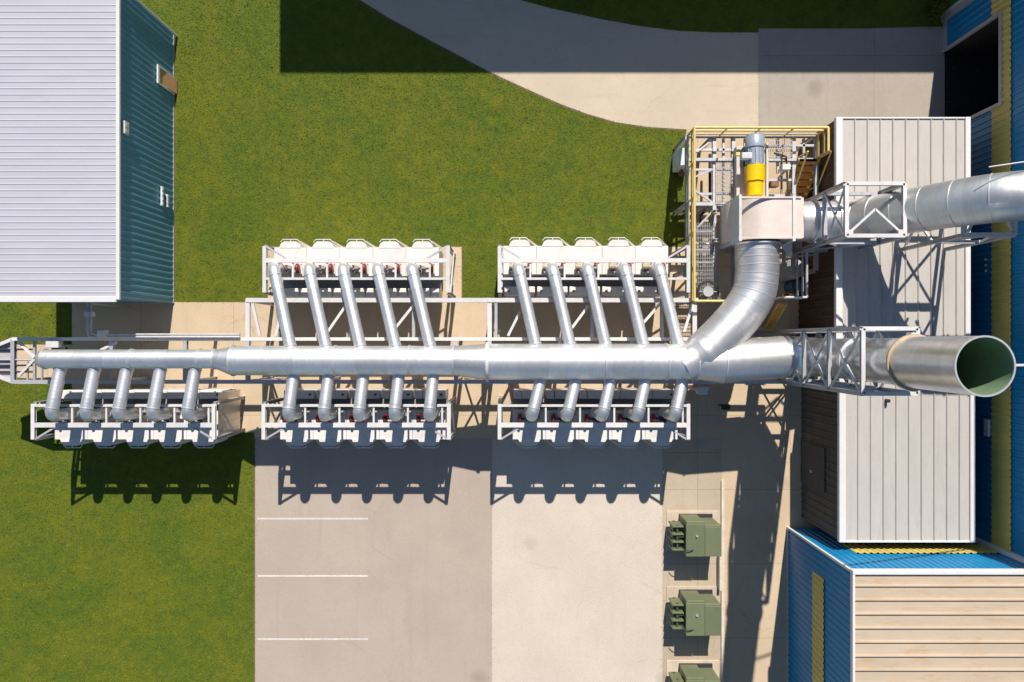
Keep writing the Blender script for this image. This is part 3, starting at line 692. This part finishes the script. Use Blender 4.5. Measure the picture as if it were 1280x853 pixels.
# ------------------------------------------------------------------ pipe rack
RZ = 2.8
rk = thing('pipe_rack', 'long grey steel rack carrying the silver trunk duct', 'pipe rack', (X(450,RZ),Y(450,RZ),0))
def rb(p, q, nm='beam', mat='steel', w=0.15, h=0.16):
    m = MB(); m.hbeam(p, q, w, h); return m.build(nm, mat, rk)
yN, yS, yO = Y(424,RZ), Y(477.5,RZ), Y(375.5,RZ)
rb(P(17,424,RZ),P(1000,424,RZ),'chord','steel_white',0.13); rb(P(17,477.5,RZ),P(1000,477.5,RZ),'chord')
rb(P(308,375.5,RZ),P(872,375.5,RZ),'chord','steel_white',0.17)
for px in (17,140,232,310,402,490,570,612,700,790,868,940,998):
    rb((X(px,RZ),yN,RZ-0.004),(X(px,RZ),yS,RZ-0.004),'cross_beam')
    for yy in (yN,yS):
        if px == 17 or px in (140,232,310,402,490,570,612,700,790,868,940):
            rb((X(px,RZ),yy,0.0),(X(px,RZ),yy,RZ-0.08),'post','steel',0.14,0.14)
for px in (310,347,438,517,612,620,740,827,868):
    rb((X(px,RZ),yO,RZ-0.006),(X(px,RZ),yN,RZ-0.006),'cross_beam','steel_white' if px in (310,612,868) else 'steel',0.11 if px not in (310,612,868) else 0.17,0.12)
for px in (310,612,868): rb((X(px,RZ),yO,0),(X(px,RZ),yO,RZ-0.08),'post','steel',0.14,0.14)
for p, q in (((316,380),(325,420)),((345,420),(353,385)),((407,419),(434,380)),((493,412),(520,378)),((635,420),(650,390)),((715,410),(735,383)),((803,405),(825,380)),((855,415),(866,380)),((24,470),(52,440)),((24,428),(44,448)),((126,438),(146,428)),((876,422),(906,400))):
    m = MB(); m.bar(P(*p,RZ+0.03),P(*q,RZ+0.03),0.10,0.08); m.build('brace','steel_white',rk)
for p, q in (((575,477.5),(612,477.5)),((310,477.5),(348,477.5)),((868,477.5),(940,477.5))):
    a = P(*p,RZ-0.1); b = P(*q,RZ-0.1); m = MB(); m.bar((a.x,a.y,0.1),(b.x,b.y,RZ-0.2),0.07); m.bar((b.x,b.y+0.02,0.1),(a.x,a.y+0.02,RZ-0.2),0.07); m.build('brace','steel',rk)
# tapered end bracket
for y0_, y1_ in ((424,441),(477.5,462)):
    m = MB(); m.bar(P(17,y0_,RZ),P(-25,y1_,RZ),0.13); m.build('end_bracket','steel_white',rk)
m = MB(); m.prism([(X(-25,RZ),Y(441,RZ)),(X(15,RZ),Y(426,RZ)),(X(15,RZ),Y(476,RZ)),(X(-25,RZ),Y(462,RZ))],RZ-0.14,RZ-0.10); m.build('end_plate','grey_trim',rk)
for py in (437,450,457,465):
    m = MB(); m.cyl(P(-20,py,RZ-0.02),P(44,py,RZ-0.02),0.035,8); m.build('cable','dark' if py != 450 else 'steel',rk)
m = MB(); m.bar((X(43,RZ),yN,RZ-0.02),(X(43,RZ),yS,RZ-0.02),0.09); m.bar((X(34,RZ),Y(452,RZ),RZ-0.03),(X(34,RZ),yS,RZ-0.03),0.06); m.bar((X(52,RZ),Y(452,RZ),RZ-0.03),(X(52,RZ),yS,RZ-0.03),0.06); m.build('stiffener','steel',rk)
m = MB(); m.bbox(X(62,RZ),X(78,RZ),Y(435,RZ),Y(426,RZ),RZ-0.05,RZ+0.25,0.02); m.build('junction_box','steel_white',rk)
m = MB(); m.bbox(X(67,RZ),X(84,RZ),Y(439,RZ),Y(434,RZ),RZ-0.05,RZ+0.15,0.02); m.build('junction_box','dark',rk)
# saddles
for px, yy, rr_ in ((140,yA,rA),(232,yA,rA),(310,yB,rB),(402,yB,rB),(490,yB,rB),(612,yC,rC),(700,yC,rC),(790,yC,rC),(940,yC,rD)):
    m = MB(); m.box(X(px,RZ)-0.05,X(px,RZ)+0.05,yy-rr_*0.6,yy+rr_*0.6,RZ+0.08,TZ-rr_*0.83); m.build('saddle','steel',rk)
m = MB(); m.ring((X(609.5,TZ),yC,TZ),(1,0,0),rC+0.036,rC+0.07,0.10,40); m.build('pipe_strap','steel_white',rk)

# ------------------------------------------------------------------ filter units
def unit_proto():
    t = thing('filter_unit', '', 'filter unit', (0,0,0), 'white filter units along the trunk duct')
    c = MB(); c.bbox(-0.659,0.659,-1.14,0,0.3,2.1,0.012); bd = c.build('tank','tank',t)
    c = MB(); c.prism([(-0.44,-0.01),(-0.36,0.17),(-0.24,0.25),(0.24,0.25),(0.36,0.17),(0.44,-0.01)],0.45,2.115); hd = c.build('hood','tank',t)
    c = MB(); c.bbox(-0.22,0.22,0.252,0.27,0.7,1.6,0.008); c.build('hood_door','hatch',hd)
    c = MB(); c.tube([(-0.40,0.24,2.02),(-0.32,0.34,2.02),(0.26,0.34,2.02),(0.36,0.24,2.02)],0.02,8); c.bar((0,0.25,2.02),(0,0.34,2.02),0.03); c.build('hand_rail','steel_white',t)
    c = MB(); c.bar((0.36,0.26,1.95),(0.72,0.04,1.6),0.08,0.03); c.build('drain_chute','hatch',t)
    c = MB(); c.bbox(-0.40,0.50,-1.08,-0.62,2.101,2.16,0.015); lid = c.build('access_lid','hatch',t)
    c = MB()
    for sx in (-0.36,0.46):
        for sy in (-1.04,-0.66): c.cyl((sx,sy,2.155),(sx,sy,2.185),0.025,8)
    c.build('lid_bolt','steel',lid)
    c = MB(); c.tube([(-0.42,-0.86,2.33),(-0.12,-0.86,2.33)],0.13,16); mo = c.build('motor','tanmotor',t)
    c = MB(); c.bbox(-0.36,-0.18,-1.02,-0.90,2.20,2.36,0.02); c.build('terminal_box','dark',mo)
    c = MB(); c.cyl((-0.12,-0.86,2.33),(0.42,-0.86,2.33),0.04,10); c.bbox(0.0,0.12,-0.95,-0.77,2.18,2.42,0.02); c.build('drive_shaft','dark',t)
    c = MB(); c.bbox(-0.12,-0.02,-1.0,-0.72,2.18,2.44,0.02); c.build('gearbox','red',t)
    c = MB(); c.tube([(0.30,-0.86,2.36),(0.34,-0.86,2.36),(0.42,-0.86,2.36),(0.46,-0.86,2.36)],[0.12,0.20,0.20,0.12],18); c.build('valve_body','red',t)
    c = MB(); c.box(-0.64,0.64,-1.60,-1.14,0.95,1.0); c.build('deck_plate','deck_grey',t)
    c = MB(); c.bbox(-0.62,0.28,-1.95,-1.60,0.3,1.80,0.025); c.bbox(0.30,0.62,-1.95,-1.60,0.3,1.78,0.025); rb_ = c.build('rear_chamber','tank',t)
    c = MB(); c.bbox(-0.5,-0.4,-1.82,-1.74,1.80,1.83,0.01); c.build('sight_port','dark',rb_)
    for sx in (-0.58,0.58):
        for sy in (-1.05,-0.1):
            c = MB(); c.box(sx-0.05,sx+0.05,sy-0.05,sy+0.05,0,0.3); c.build('leg','steel',t)
    return t
POS5 = ('leftmost','second from the left','third from the left','second from the right','rightmost')
BANKS = {   # name: side, unit x (ground px), outer edge y, trunk x, end x, trunk y radius, text, frame x0/x1
 'S1': (-1,[127.5,165.9,204.2,242.6,281],541,[141.5,179.8,218.5,255,293],[126.5,164.7,201,239,278],(yA,rA),'row beside the lower left lawn',(102,305)),
 'N2': (1,[382,420.5,459,497.5,536],318,[398.4,435.4,472.8,511.5,551],[374,413,451,489.6,528],(yB,rB),'lawn-side row nearest the shed',(362,568)),
 'S2': (-1,[389.5,428,466.5,505,543.5],541,[399.8,438.3,476.8,516,554.6],[390.4,430,469,508.7,547.5],(yB,rB),'row facing the marked parking bays',(361,569)),
 'N3': (1,[649,687.5,725.5,764,802.5],316,[665.5,705.5,743.4,784,825],[647,685,724,765.6,804],(yC,rC),'row between lawn and yellow platform',(626,838)),
 'S3': (-1,[660,698.5,737,775.5,814],541,[670.8,710.4,749.6,789,829.6],[662,701.4,740.6,779.7,821.6],(yC,rC),'row facing the unmarked pale yard',(626,838)),
}
proto = None; first_branch = {}
def branch_proto(side, dx, y_start, y_end, z0, z1):
    """local: origin at the down-turned foot (0,0,2.16)"""
    t = thing('branch_duct', '', 'duct', (0,0,0), 'silver branch ducts between trunk and filter units')
    start = Vector((dx, y_start-y_end, z0)); corner = Vector((0,0,z1))
    d_ = (corner-start).normalized(); R = 0.30
    p1 = corner - d_*R
    pts = densify([start, p1],0.4)
    c0 = p1 + Vector((0,0,-R))
    bend = [c0 + Vector((0,0,R))*math.cos(a) + d_*R*math.sin(a) for a in [i/6*math.pi/2 for i in range(1,7)]]
    pts = pts + bend
    foot = Vector((bend[-1].x, bend[-1].y, 2.18)); pts.append(Vector((foot.x,foot.y,(bend[-1].z+2.18)/2))); pts.append(foot)
    c = MB(); c.tube(pts,0.225,28,(False,False)); c.build('pipe','duct',t)
    for q, ax_ in ((start+d_*0.12,d_),(p1-d_*0.02,d_),(Vector((foot.x,foot.y,2.62)),Vector((0,0,1)))):
        m = MB(); m.ring(q,ax_,0.22,0.246,0.04,28); m.build('flange','flange',t)
    m = MB(); m.tube([(foot.x,foot.y,2.11),(foot.x,foot.y,2.34)],0.285,28); m.build('damper_collar','flange',t)
    m = MB(); m.bar((foot.x,foot.y,2.5),(foot.x+0.42,foot.y,2.5),0.04); m.bbox(foot.x+0.30,foot.x+0.46,foot.y-0.09,foot.y+0.09,2.42,2.6,0.02); m.build('damper_lever','deck_grey',t)
    return t
for bn, (side, ux, oy, txs, exs, (ty, trr), text, (fx_0, fx_1)) in BANKS.items():
    yo = GY(oy)
    if side < 0:
        exs = [640+(e_-640)*K(3.8)/0.89 for e_ in exs]; txs = [640+(e_-640)*K(3.5)/0.88 for e_ in txs]
    for i in range(5):
        lab = 'white filter unit with red valve, ' + POS5[i] + ' in the ' + text
        if len(lab.split()) > 16: lab = 'white filter unit, ' + POS5[i] + ' in the ' + text
        if proto is None:
            proto = unit_proto(); o = proto; o.location = (GX(ux[i]),yo,0); o.rotation_euler = (0,0,0 if side > 0 else math.pi); o['label'] = lab
        else: dup(proto,(GX(ux[i]),yo,0),0 if side > 0 else math.pi,lab)
    # branch ducts
    dx = sum(GX(a)-GX(b) for a, b in zip(txs, exs))/5
    ye = Y(334,3.3) if side > 0 else Y(521,3.8)
    yst = ty + side*trr*0.8
    bp = branch_proto(side, dx, yst, ye, TZ if side > 0 else 3.50, 3.25 if side > 0 else 3.80)
    for i in range(5):
        lab = 'silver branch duct, ' + POS5[i] + ', to the ' + text
        if i == 0: bp.location = (GX(exs[0]),ye,0); bp['label'] = lab
        else: dup(bp,(GX(exs[i]),ye,0),0,lab)
    # support frame
    fr = thing('support_frame', 'white steel frame over the filter '+text, 'steel frame', ((GX(fx_0)+GX(fx_1))/2,yo,0), 'support frames over the filter rows')
    zf = 3.0
    if side > 0: ya, yb, ypa, ypb = GY(336), GY(356.5), GY(320), GY(372)
    else: ya, yb, ypa, ypb = GY(521), GY(499), GY(537), GY(497)
    a, b = GX(fx_0), GX(fx_1)
    for yy, wd in ((ya,0.17),(yb,0.09)):
        c = MB(); c.hbeam((a,yy,zf),(b,yy,zf),wd,0.14); c.build('beam','steel_white',fr)
    for xx in (a,b):
        c = MB(); c.hbeam((xx,ypa,zf+0.004),(xx,ypb,zf+0.004),0.14,0.14); c.build('end_beam','steel_white',fr)
        for yy in (ypa-0.0,ypb):
            c = MB(); c.hbeam((xx,yy,0),(xx,yy,zf-0.07),0.13,0.13); c.build('post','steel',fr)
        c = MB(); c.bar((xx+0.08,ypa,1.2),(xx+0.08,ypb,2.8),0.06); c.build('brace','steel',fr)
    for i in range(5):
        xx = GX(ux[i])+ (0.40 if side > 0 else 0.62)
        if a+0.2 < xx < b-0.2:
            c = MB(); c.bar((xx,ya,zf-0.01),(xx,yb,zf-0.01),0.07,0.08); c.build('tie','steel_white',fr)
    for xx, s_ in ((a,1),(b,-1)):
        c = MB(); c.bar((xx+s_*0.05,ypa,zf-0.02),(xx+s_*0.95,ya,zf-0.02),0.07,0.06); c.build('brace','steel',fr)
# corrugated end sheet on the lawn row's right end
m = MB(); xe = GX(303.5); m.box(xe-0.03,xe,GY(541),GY(486),0.3,2.45)
for yy in np.arange(GY(540),GY(487),0.3): m.box(xe,xe+0.02,yy,yy+0.04,0.3,2.45)
tag(m.build('end_panel','duct2'),'tall grey metal end panel closing the filter row beside lower left lawn','panel')

# ------------------------------------------------------------------ service platform
PZ = 2.2
pl = thing('service_platform', 'open steel platform with yellow guard rails around the fan', 'platform', (GX(918),GY(285),0))
gx0, gx1, gyn, gys = GX(843), GX(992), GY(189), GY(382)
def pb(p, q, nm, mat='steel', w=0.14, h=0.16):
    m = MB(); m.hbeam(p,q,w,h); return m.build(nm,mat,pl)
for yy in (gyn,GY(217),GY(268),GY(322),gys-0.02): pb((gx0,yy,PZ),(gx1 if yy != gys-0.02 else GX(905),yy,PZ),'beam')
for px in (843,874,896,930,966,992): pb((GX(px),gyn,PZ-0.005),(GX(px),gys if px < 900 else GY(345),PZ-0.005),'beam')
for px in (843,874,930,992):
    for yy in (gyn,GY(268),GY(345)): pb((GX(px),yy,0),(GX(px),yy,PZ-0.08),'post')
for p, q in (((848,212),(872,194)),((848,238),(872,228)),((848,250),(872,266)),((936,250),(964,222)),((876,272),(850,300))):
    m = MB(); m.bar((GX(p[0]),GY(p[1]),PZ+0.02),(GX(q[0]),GY(q[1]),PZ+0.02),0.07,0.06); m.build('brace','steel',pl)
def grating(px0,px1,py0,py1,z=PZ+0.1):
    m = MB(); a,b,c,d = GX(px0),GX(px1),GY(py1),GY(py0)
    x = a
    while x < b: m.box(x,x+0.012,c,d,z,z+0.03); x += 0.07
    y = c
    while y < d: m.box(a,b,y,y+0.012,z-0.002,z+0.028); y += 0.16
    m.build('grating','steel',pl)
grating(875,929,218,268); grating(843,874,290,345); grating(931,966,280,345); grating(843,905,345,382)
# yellow rails: each side a rail panel
def rail(pts, mat='yellow', nm='guard_rail', z0=PZ):
    m = MB()
    for a, b in zip(pts, pts[1:]):
        a = Vector(a); b = Vector(b)
        for dz_, r_ in ((1.1,0.05),(0.72,0.04)): m.cyl((a.x,a.y,z0+dz_),(b.x,b.y,z0+dz_),r_,10)
        m.bar((a.x,a.y,z0+0.2),(b.x,b.y,z0+0.2),0.02,0.16)
        n = max(1,int((b-a).length/1.2))
        for i in range(n+1):
            c = a.lerp(b,i/n); m.cyl((c.x,c.y,z0),(c.x,c.y,z0+1.1),0.036,8)
    return m.build(nm,mat,pl)
rail([(gx0,gyn,0),(gx1,gyn,0)]); rail([(gx0,gyn,0),(gx0,gys,0)]); rail([(gx1,gyn,0),(gx1,GY(215),0)])
rail([(gx0,gys,0),(GX(880),gys,0)]); rail([(GX(968),GY(322),0),(GX(968),GY(378),0),(GX(944),GY(378),0)],'steel')
for p, q in (((846,205),(930,205)),((846,228),(895,228)),((846,256),(898,256)),((846,300),(872,300)),((846,335),(872,335)),((934,200),(990,200)),((934,240),(964,240)),((934,258),(964,258)),((885,192),(885,266)),((948,192),(948,232)),((978,192),(978,214)),((910,192),(910,216)),((940,290),(940,344)),((955,282),(955,344))):
    m = MB(); m.hbeam((GX(p[0]),GY(p[1]),PZ-0.03),(GX(q[0]),GY(q[1]),PZ-0.03),0.09,0.1); m.build('joist','steel',pl)
for pts, r_, mt in (([(850,196,1.2),(850,300,1.2),(862,310,1.2),(900,310,1.2)],0.05,'steel'),([(936,196,1.5),(960,196,1.5),(960,262,1.5)],0.045,'tanmotor'),([(880,200,0.9),(880,262,0.9),(868,275,0.9),(868,340,0.9)],0.06,'dark'),([(942,210,2.35),(956,214,2.35),(958,262,2.35)],0.035,'dark'),([(900,222,2.4),(903,240,2.42),(900,262,2.4)],0.03,'dark')):
    m = MB(); m.tube(densify([(GX(a_),GY(b_),z_) for a_,b_,z_ in pts],0.3),r_,10); m.build('service_pipe',mt,pl)
for px, py, mt in ((940,247,'brown'),(953,228,'cabinet'),(900,212,'yellow'),(961,262,'greywall')):
    m = MB(); m.bbox(GX(px)-0.16,GX(px)+0.16,GY(py)-0.11,GY(py)+0.11,PZ+0.1,PZ+0.45,0.02); m.build('control_box',mt,pl)
grating(934,964,192,214)
# stair
m = MB()
for i in range(9):
    yy = GY(215)-0.03-i*0.235; zz = PZ+0.08-(i)*0.24
    if zz > 0.1: m.bbox(GX(972),GX(994),yy-0.22,yy,zz-0.04,zz,0.008)
stp = m.build('stair_treads','orange',pl)
m = MB()
for px in (971,995): m.bar((GX(px),GY(215),PZ+0.05),(GX(px),GY(215)-2.12,0.1),0.05,0.22)
m.build('stringer','yellow',pl)
m = MB()
for px in (970,996):
    m.tube([(GX(px),GY(215),PZ+1.05),(GX(px),GY(215)-2.12,1.0)],0.035,10); 
    for t in (0.0,0.5,1.0):
        yy = GY(215)-2.12*t; zz = PZ*(1-t); m.cyl((GX(px),yy,zz+0.05),(GX(px),yy,zz+1.03-0.02*t),0.03,8)
m.build('hand_rail','yellow',pl)

# small things about the platform
c = thing('electrical_cabinet','small pale electrical cabinet outside the yellow guard rail by the lawn','cabinet',(GX(853),GY(200),0))
m = MB(); m.bbox(X(848,1.2),X(856,1.2),Y(208,1.2),Y(185,1.2),0.1,1.2,0.03); bx_ = m.build('body','cabinet',c)
m = MB(); m.box(X(856,1.2),X(857.5,1.2),Y(206,1.2),Y(187,1.2),0.2,1.1); m.build('door','bluedrum',c)
m = MB(); m.box(X(848,1.2)+.03,X(848,1.2)+.09,Y(207,1.2),Y(204,1.2),0,0.1); m.box(X(848,1.2)+.03,X(848,1.2)+.09,Y(189,1.2),Y(186,1.2),0,0.1); m.build('foot','dark',c)
c = thing('valve_box','rusty brown valve box on the ground below the pale electrical cabinet','valve box',(GX(852),GY(216),0))
m = MB(); m.bbox(GX(847),GX(855),GY(221),GY(211),0,0.45,0.04); m.build('body','brown',c)
m = MB(); m.cyl((GX(851),GY(216),0.45),(GX(851),GY(216),0.6),0.06,10); m.ring((GX(851),GY(216),0.6),(0,0,1),0.09,0.13,0.03,16); m.build('hand_wheel','rubber',c)
c = thing('hose_reel','dark hose reel standing on the platform corner by the yellow rail','hose reel',(X(884,2.6),Y(365,2.6),PZ))
m = MB(); ce = Vector((X(884,2.6),Y(365,2.6),PZ+0.48))
for rr_ in (0.42,0.37): 
    pts = [ce+Vector((math.cos(a)*rr_,math.sin(a)*rr_,0)) for a in [i/28*2*math.pi for i in range(28)]]
    m.tube(pts,0.03,8,close=True)
m.build('hose','rubber',c)
m = MB(); m.cyl(ce-Vector((0,0,0.1)),ce+Vector((0,0,0.08)),0.2,18); m.bar(ce-Vector((0.36,0,0)),ce+Vector((0.36,0,0)),0.03); m.bar(ce-Vector((0,0.36,0)),ce+Vector((0,0.36,0)),0.03); m.build('drum','steel',c)
m = MB(); m.bar(ce-Vector((0,0,0.1)),ce-Vector((0,0,0.48)),0.1); m.build('stand','steel',c)
c = thing('blue_drum','blue lidded drum on the ground right of the curved inlet pipe','drum',(GX(978),GY(372),0))
m = MB(); xc, yc = X(999,0.9), Y(358,0.9); m.tube([(xc,yc,0.0),(xc,yc,0.05),(xc,yc,0.3),(xc,yc,0.33),(xc,yc,0.6),(xc,yc,0.63),(xc,yc,0.88),(xc,yc,0.92)],[0.29,0.3,0.3,0.32,0.32,0.3,0.3,0.28],24); m.build('body','bluedrum',c)
m = MB(); m.ring((xc,yc,0.92),(0,0,1),0.24,0.30,0.04,24); m.cyl((xc+0.12,yc,0.92),(xc+0.12,yc,0.96),0.04,10); m.build('lid_ring','rubber',c)
c = thing('dark_tank','small round dark tank beside the blue drum on the ground','tank',(GX(972),GY(340),0))
m = MB(); xc, yc = X(994,1.4), Y(336,1.4); m.tube([(xc,yc,0),(xc,yc,1.3),(xc,yc,1.42),(xc,yc,1.46)],[0.42,0.42,0.3,0.1],28); m.build('body','deck_grey',c)
m = MB(); m.cyl((xc,yc,1.44),(xc,yc,1.58),0.06,12); m.build('nozzle','steel',c)
c = thing('step_ladder','short orange step ladder standing between inlet pipe and rack','ladder',(GX(962),GY(396),0))
for px in (956,966):
    m = MB(); m.bar((GX(px),GY(410),0.0),(GX(px),GY(382),1.5),0.06,0.08); m.build('side_rail','yellow',c)
for i in range(6):
    t = (i+0.5)/6; m = MB(); m.box(GX(956)+0.035,GX(966)-0.035,GY(410)+(GY(382)-GY(410))*t-0.09,GY(410)+(GY(382)-GY(410))*t+0.09,1.5*t-0.02,1.5*t+0.02); m.build('tread','orange',c)
c = thing('warning_beacon','small orange box with red cap on a post beside the inlet pipe','beacon',(GX(966),GY(376),0))
m = MB(); bx0 = P(985,370,1.6); m.bar((bx0.x,bx0.y,0),(bx0.x,bx0.y,1.5),0.07); m.build('post','steel',c)
m = MB(); m.bbox(bx0.x-0.22,bx0.x+0.2,bx0.y-0.1,bx0.y+0.1,1.5,1.7,0.03); m.build('housing','yellow2',c)
m = MB(); m.tube([(bx0.x-0.12,bx0.y,1.7),(bx0.x-0.12,bx0.y,1.8),(bx0.x-0.12,bx0.y,1.84)],[0.08,0.08,0.03],14); m.build('cap','red',c)
c = thing('wall_box','small white equipment box on a post below the trunk duct near the rows end','box',(GX(873),GY(487),0))
p0 = P(877.5,489,2.3); m = MB(); m.bbox(p0.x-0.2,p0.x+0.2,p0.y-0.13,p0.y+0.13,2.1,2.45,0.04); bx_ = m.build('body','tank',c)
m = MB(); m.box(p0.x-0.24,p0.x+0.24,p0.y+0.05,p0.y+0.17,2.451,2.475); m.build('hood','tank',c)
m = MB(); m.bar((p0.x,p0.y,0),(p0.x,p0.y,2.1),0.08); m.build('post','steel',c)
c = thing('floodlight','black floodlight on a short post beside the steel lattice shadows','floodlight',(GX(905),GY(506),0))
p0 = P(908,509,1.0); m = MB(); m.bbox(p0.x-0.17,p0.x+0.14,p0.y-0.12,p0.y+0.12,0.85,1.08,0.03); m.build('lamp_head','rubber',c)
m = MB(); m.bar((p0.x,p0.y,0),(p0.x,p0.y,0.85),0.07); m.build('post','dark',c)

# ------------------------------------------------------------------ transformers
def transformer():
    t = thing('transformer','', 'transformer', (0,0,0), 'green pad mounted transformers')
    z = 1.35; x0,x1,y0,y1 = -0.70,0.72,-0.71,0.71
    c = MB(); c.bbox(x0,0.05,y0,y1,0.12,z-0.05,0.03); c.bbox(0.06,x1,y0+0.02,y1-0.14,0.12,z-0.06,0.03); c.build('tank','green',t)
    c = MB(); c.bbox(x0-0.02,0.05,y0-0.02,y1-0.10,z-0.05,z,0.015); c.build('lid','green',t)
    c = MB(); c.bbox(0.06,x1+0.02,y0-0.02,y1-0.22,z-0.06,z-0.015,0.015); c.build('cabinet_lid','green',t)
    for i in range(4):
        yy = -0.52+i*0.32; c = MB(); c.bbox(x0-0.52,x0-0.06,yy-0.035,yy+0.035,0.3,1.12,0.012); c.build('radiator_fin','green',t)
    c = MB()
    for zz in (0.38,1.0): c.cyl((x0-0.30,-0.56,zz),(x0-0.30,0.5,zz),0.05,10); c.cyl((x0-0.30,0,zz),(x0+0.02,0,zz),0.05,10)
    c.box(x0-0.46,x0-0.10,-0.52,0.44,0.32,0.9); c.build('header_and_fin_shade','fin_shade',t)  # header pipes, plus a dark block painted as shade in the fin gaps
    pts = [Vector((-0.60+0.42*math.cos(a),-0.10+0.36*math.sin(a),z+0.05+0.05*math.sin(i/8*math.pi))) for i,a in enumerate([math.radians(215+i*10) for i in range(9)])]
    c = MB(); c.tube(pts,0.018,8); c.build('lifting_handle','rubber',t)
    c = MB(); c.cyl((-0.28,0.12,z),(-0.28,0.12,z+0.06),0.05,12); c.build('relief_valve','steel',t)
    c = MB(); c.box(x0+0.0,x1,y0,y1,0.02,0.12); c.build('skid','dark',t)
    return t
tp = transformer(); labs = ['green pad mounted transformer, topmost of the three, nearest the filter rows','green pad mounted transformer in the middle of the column of three','green pad mounted transformer cut off by the bottom edge of the picture']
for i, py in enumerate((662.5,757,849)):
    loc = (GX(868.5),GY(py),0.04)
    if i == 0: tp.location = loc; tp['label'] = labs[0]
    else: dup(tp,loc,0,labs[i])
for py in (662.5,757,849):
    MB().bbox(GX(833),GX(899),GY(py+26),GY(py-24),0.0,0.05,0.015).build('pavement_pad','concrete_pad',kind='structure')
m = MB(); m.box(GX(896.5),GX(899.5),GY(735),GY(690),0.0,0.35); tag(m.build('bollard_rail','kerb'),'low pale barrier rail on the pavement right of two transformers','barrier')

# shrub in the dark corner by the hall
import bmesh
sb = thing('shrub','dark leafy shrub in the shaded corner beside the hall','shrub',(GX(1165),GY(14),0))
n = 1500; m = MB()
for i in range(n):
    a = random.uniform(0,2*math.pi); e_ = math.acos(random.uniform(0,1)); rr_ = random.uniform(0.3,1)**0.5
    lob = 1+0.25*math.sin(a*3+1)+0.12*math.sin(a*7)
    c = Vector((GX(1165)+0.42*lob*rr_*math.cos(a)*math.sin(e_),GY(12)+0.62*lob*rr_*math.sin(a)*math.sin(e_),0.15+0.9*rr_*math.cos(e_)))
    u = Vector((random.gauss(0,1),random.gauss(0,1),random.gauss(0,1))).normalized()*0.06; v = Vector((random.gauss(0,1),random.gauss(0,1),random.gauss(0,1))).normalized()*0.035
    m.add([c-u,c+v,c+u,c-v],[(0,1,2,3)])
m.build('foliage','lawn',sb)
m = MB()
for i in range(5):
    a = i*1.3; m.tube([(GX(1165),GY(12),0),(GX(1165)+0.12*math.cos(a),GY(12)+0.15*math.sin(a),0.4),(GX(1165)+0.25*math.cos(a),GY(12)+0.35*math.sin(a),0.8)],[0.03,0.02,0.008],6)
m.build('stem','brown',sb)

# ------------------------------------------------------------------ light, camera
el = math.radians(43.0); dxs = 0.12; az_ = math.atan2(dxs,1.0)
world = bpy.data.worlds.new('World'); SC.world = world; world.use_nodes = True
nt = world.node_tree; bg = nt.nodes['Background']
sky = nt.nodes.new('ShaderNodeTexSky'); sky.sky_type = 'NISHITA'; sky.sun_disc = False
sky.sun_elevation = el; sky.sun_rotation = az_; sky.air_density = 1.0; sky.dust_density = 0.2; sky.ozone_density = 2.2
nt.links.new(sky.outputs[0], bg.inputs['Color']); bg.inputs['Strength'].default_value = 0.072
sd = bpy.data.lights.new('sun','SUN'); sd.energy = 4.8; sd.angle = math.radians(0.53); sd.color = (1.0,0.93,0.84)
so = bpy.data.objects.new('sun',sd); COL.objects.link(so); so.location = (10,30,40)
dirv = Vector((-math.sin(az_)*math.cos(el),-math.cos(az_)*math.cos(el),-math.sin(el)))
so.rotation_euler = dirv.to_track_quat('-Z','Y').to_euler()
cd_ = bpy.data.cameras.new('camera'); cam = bpy.data.objects.new('camera',cd_); COL.objects.link(cam)
cam.location = (0,0,H); cam.rotation_euler = (0,0,0); cd_.sensor_width = 36; cd_.lens = 18*H/(640/U); cd_.clip_end = 1000
SC.camera = cam
SC.view_settings.view_transform = 'Standard'; SC.view_settings.look = 'None'; SC.view_settings.exposure = 0.5; SC.view_settings.gamma = 1.0
SC.view_settings.use_curve_mapping = False
SC.cycles.max_bounces = 8
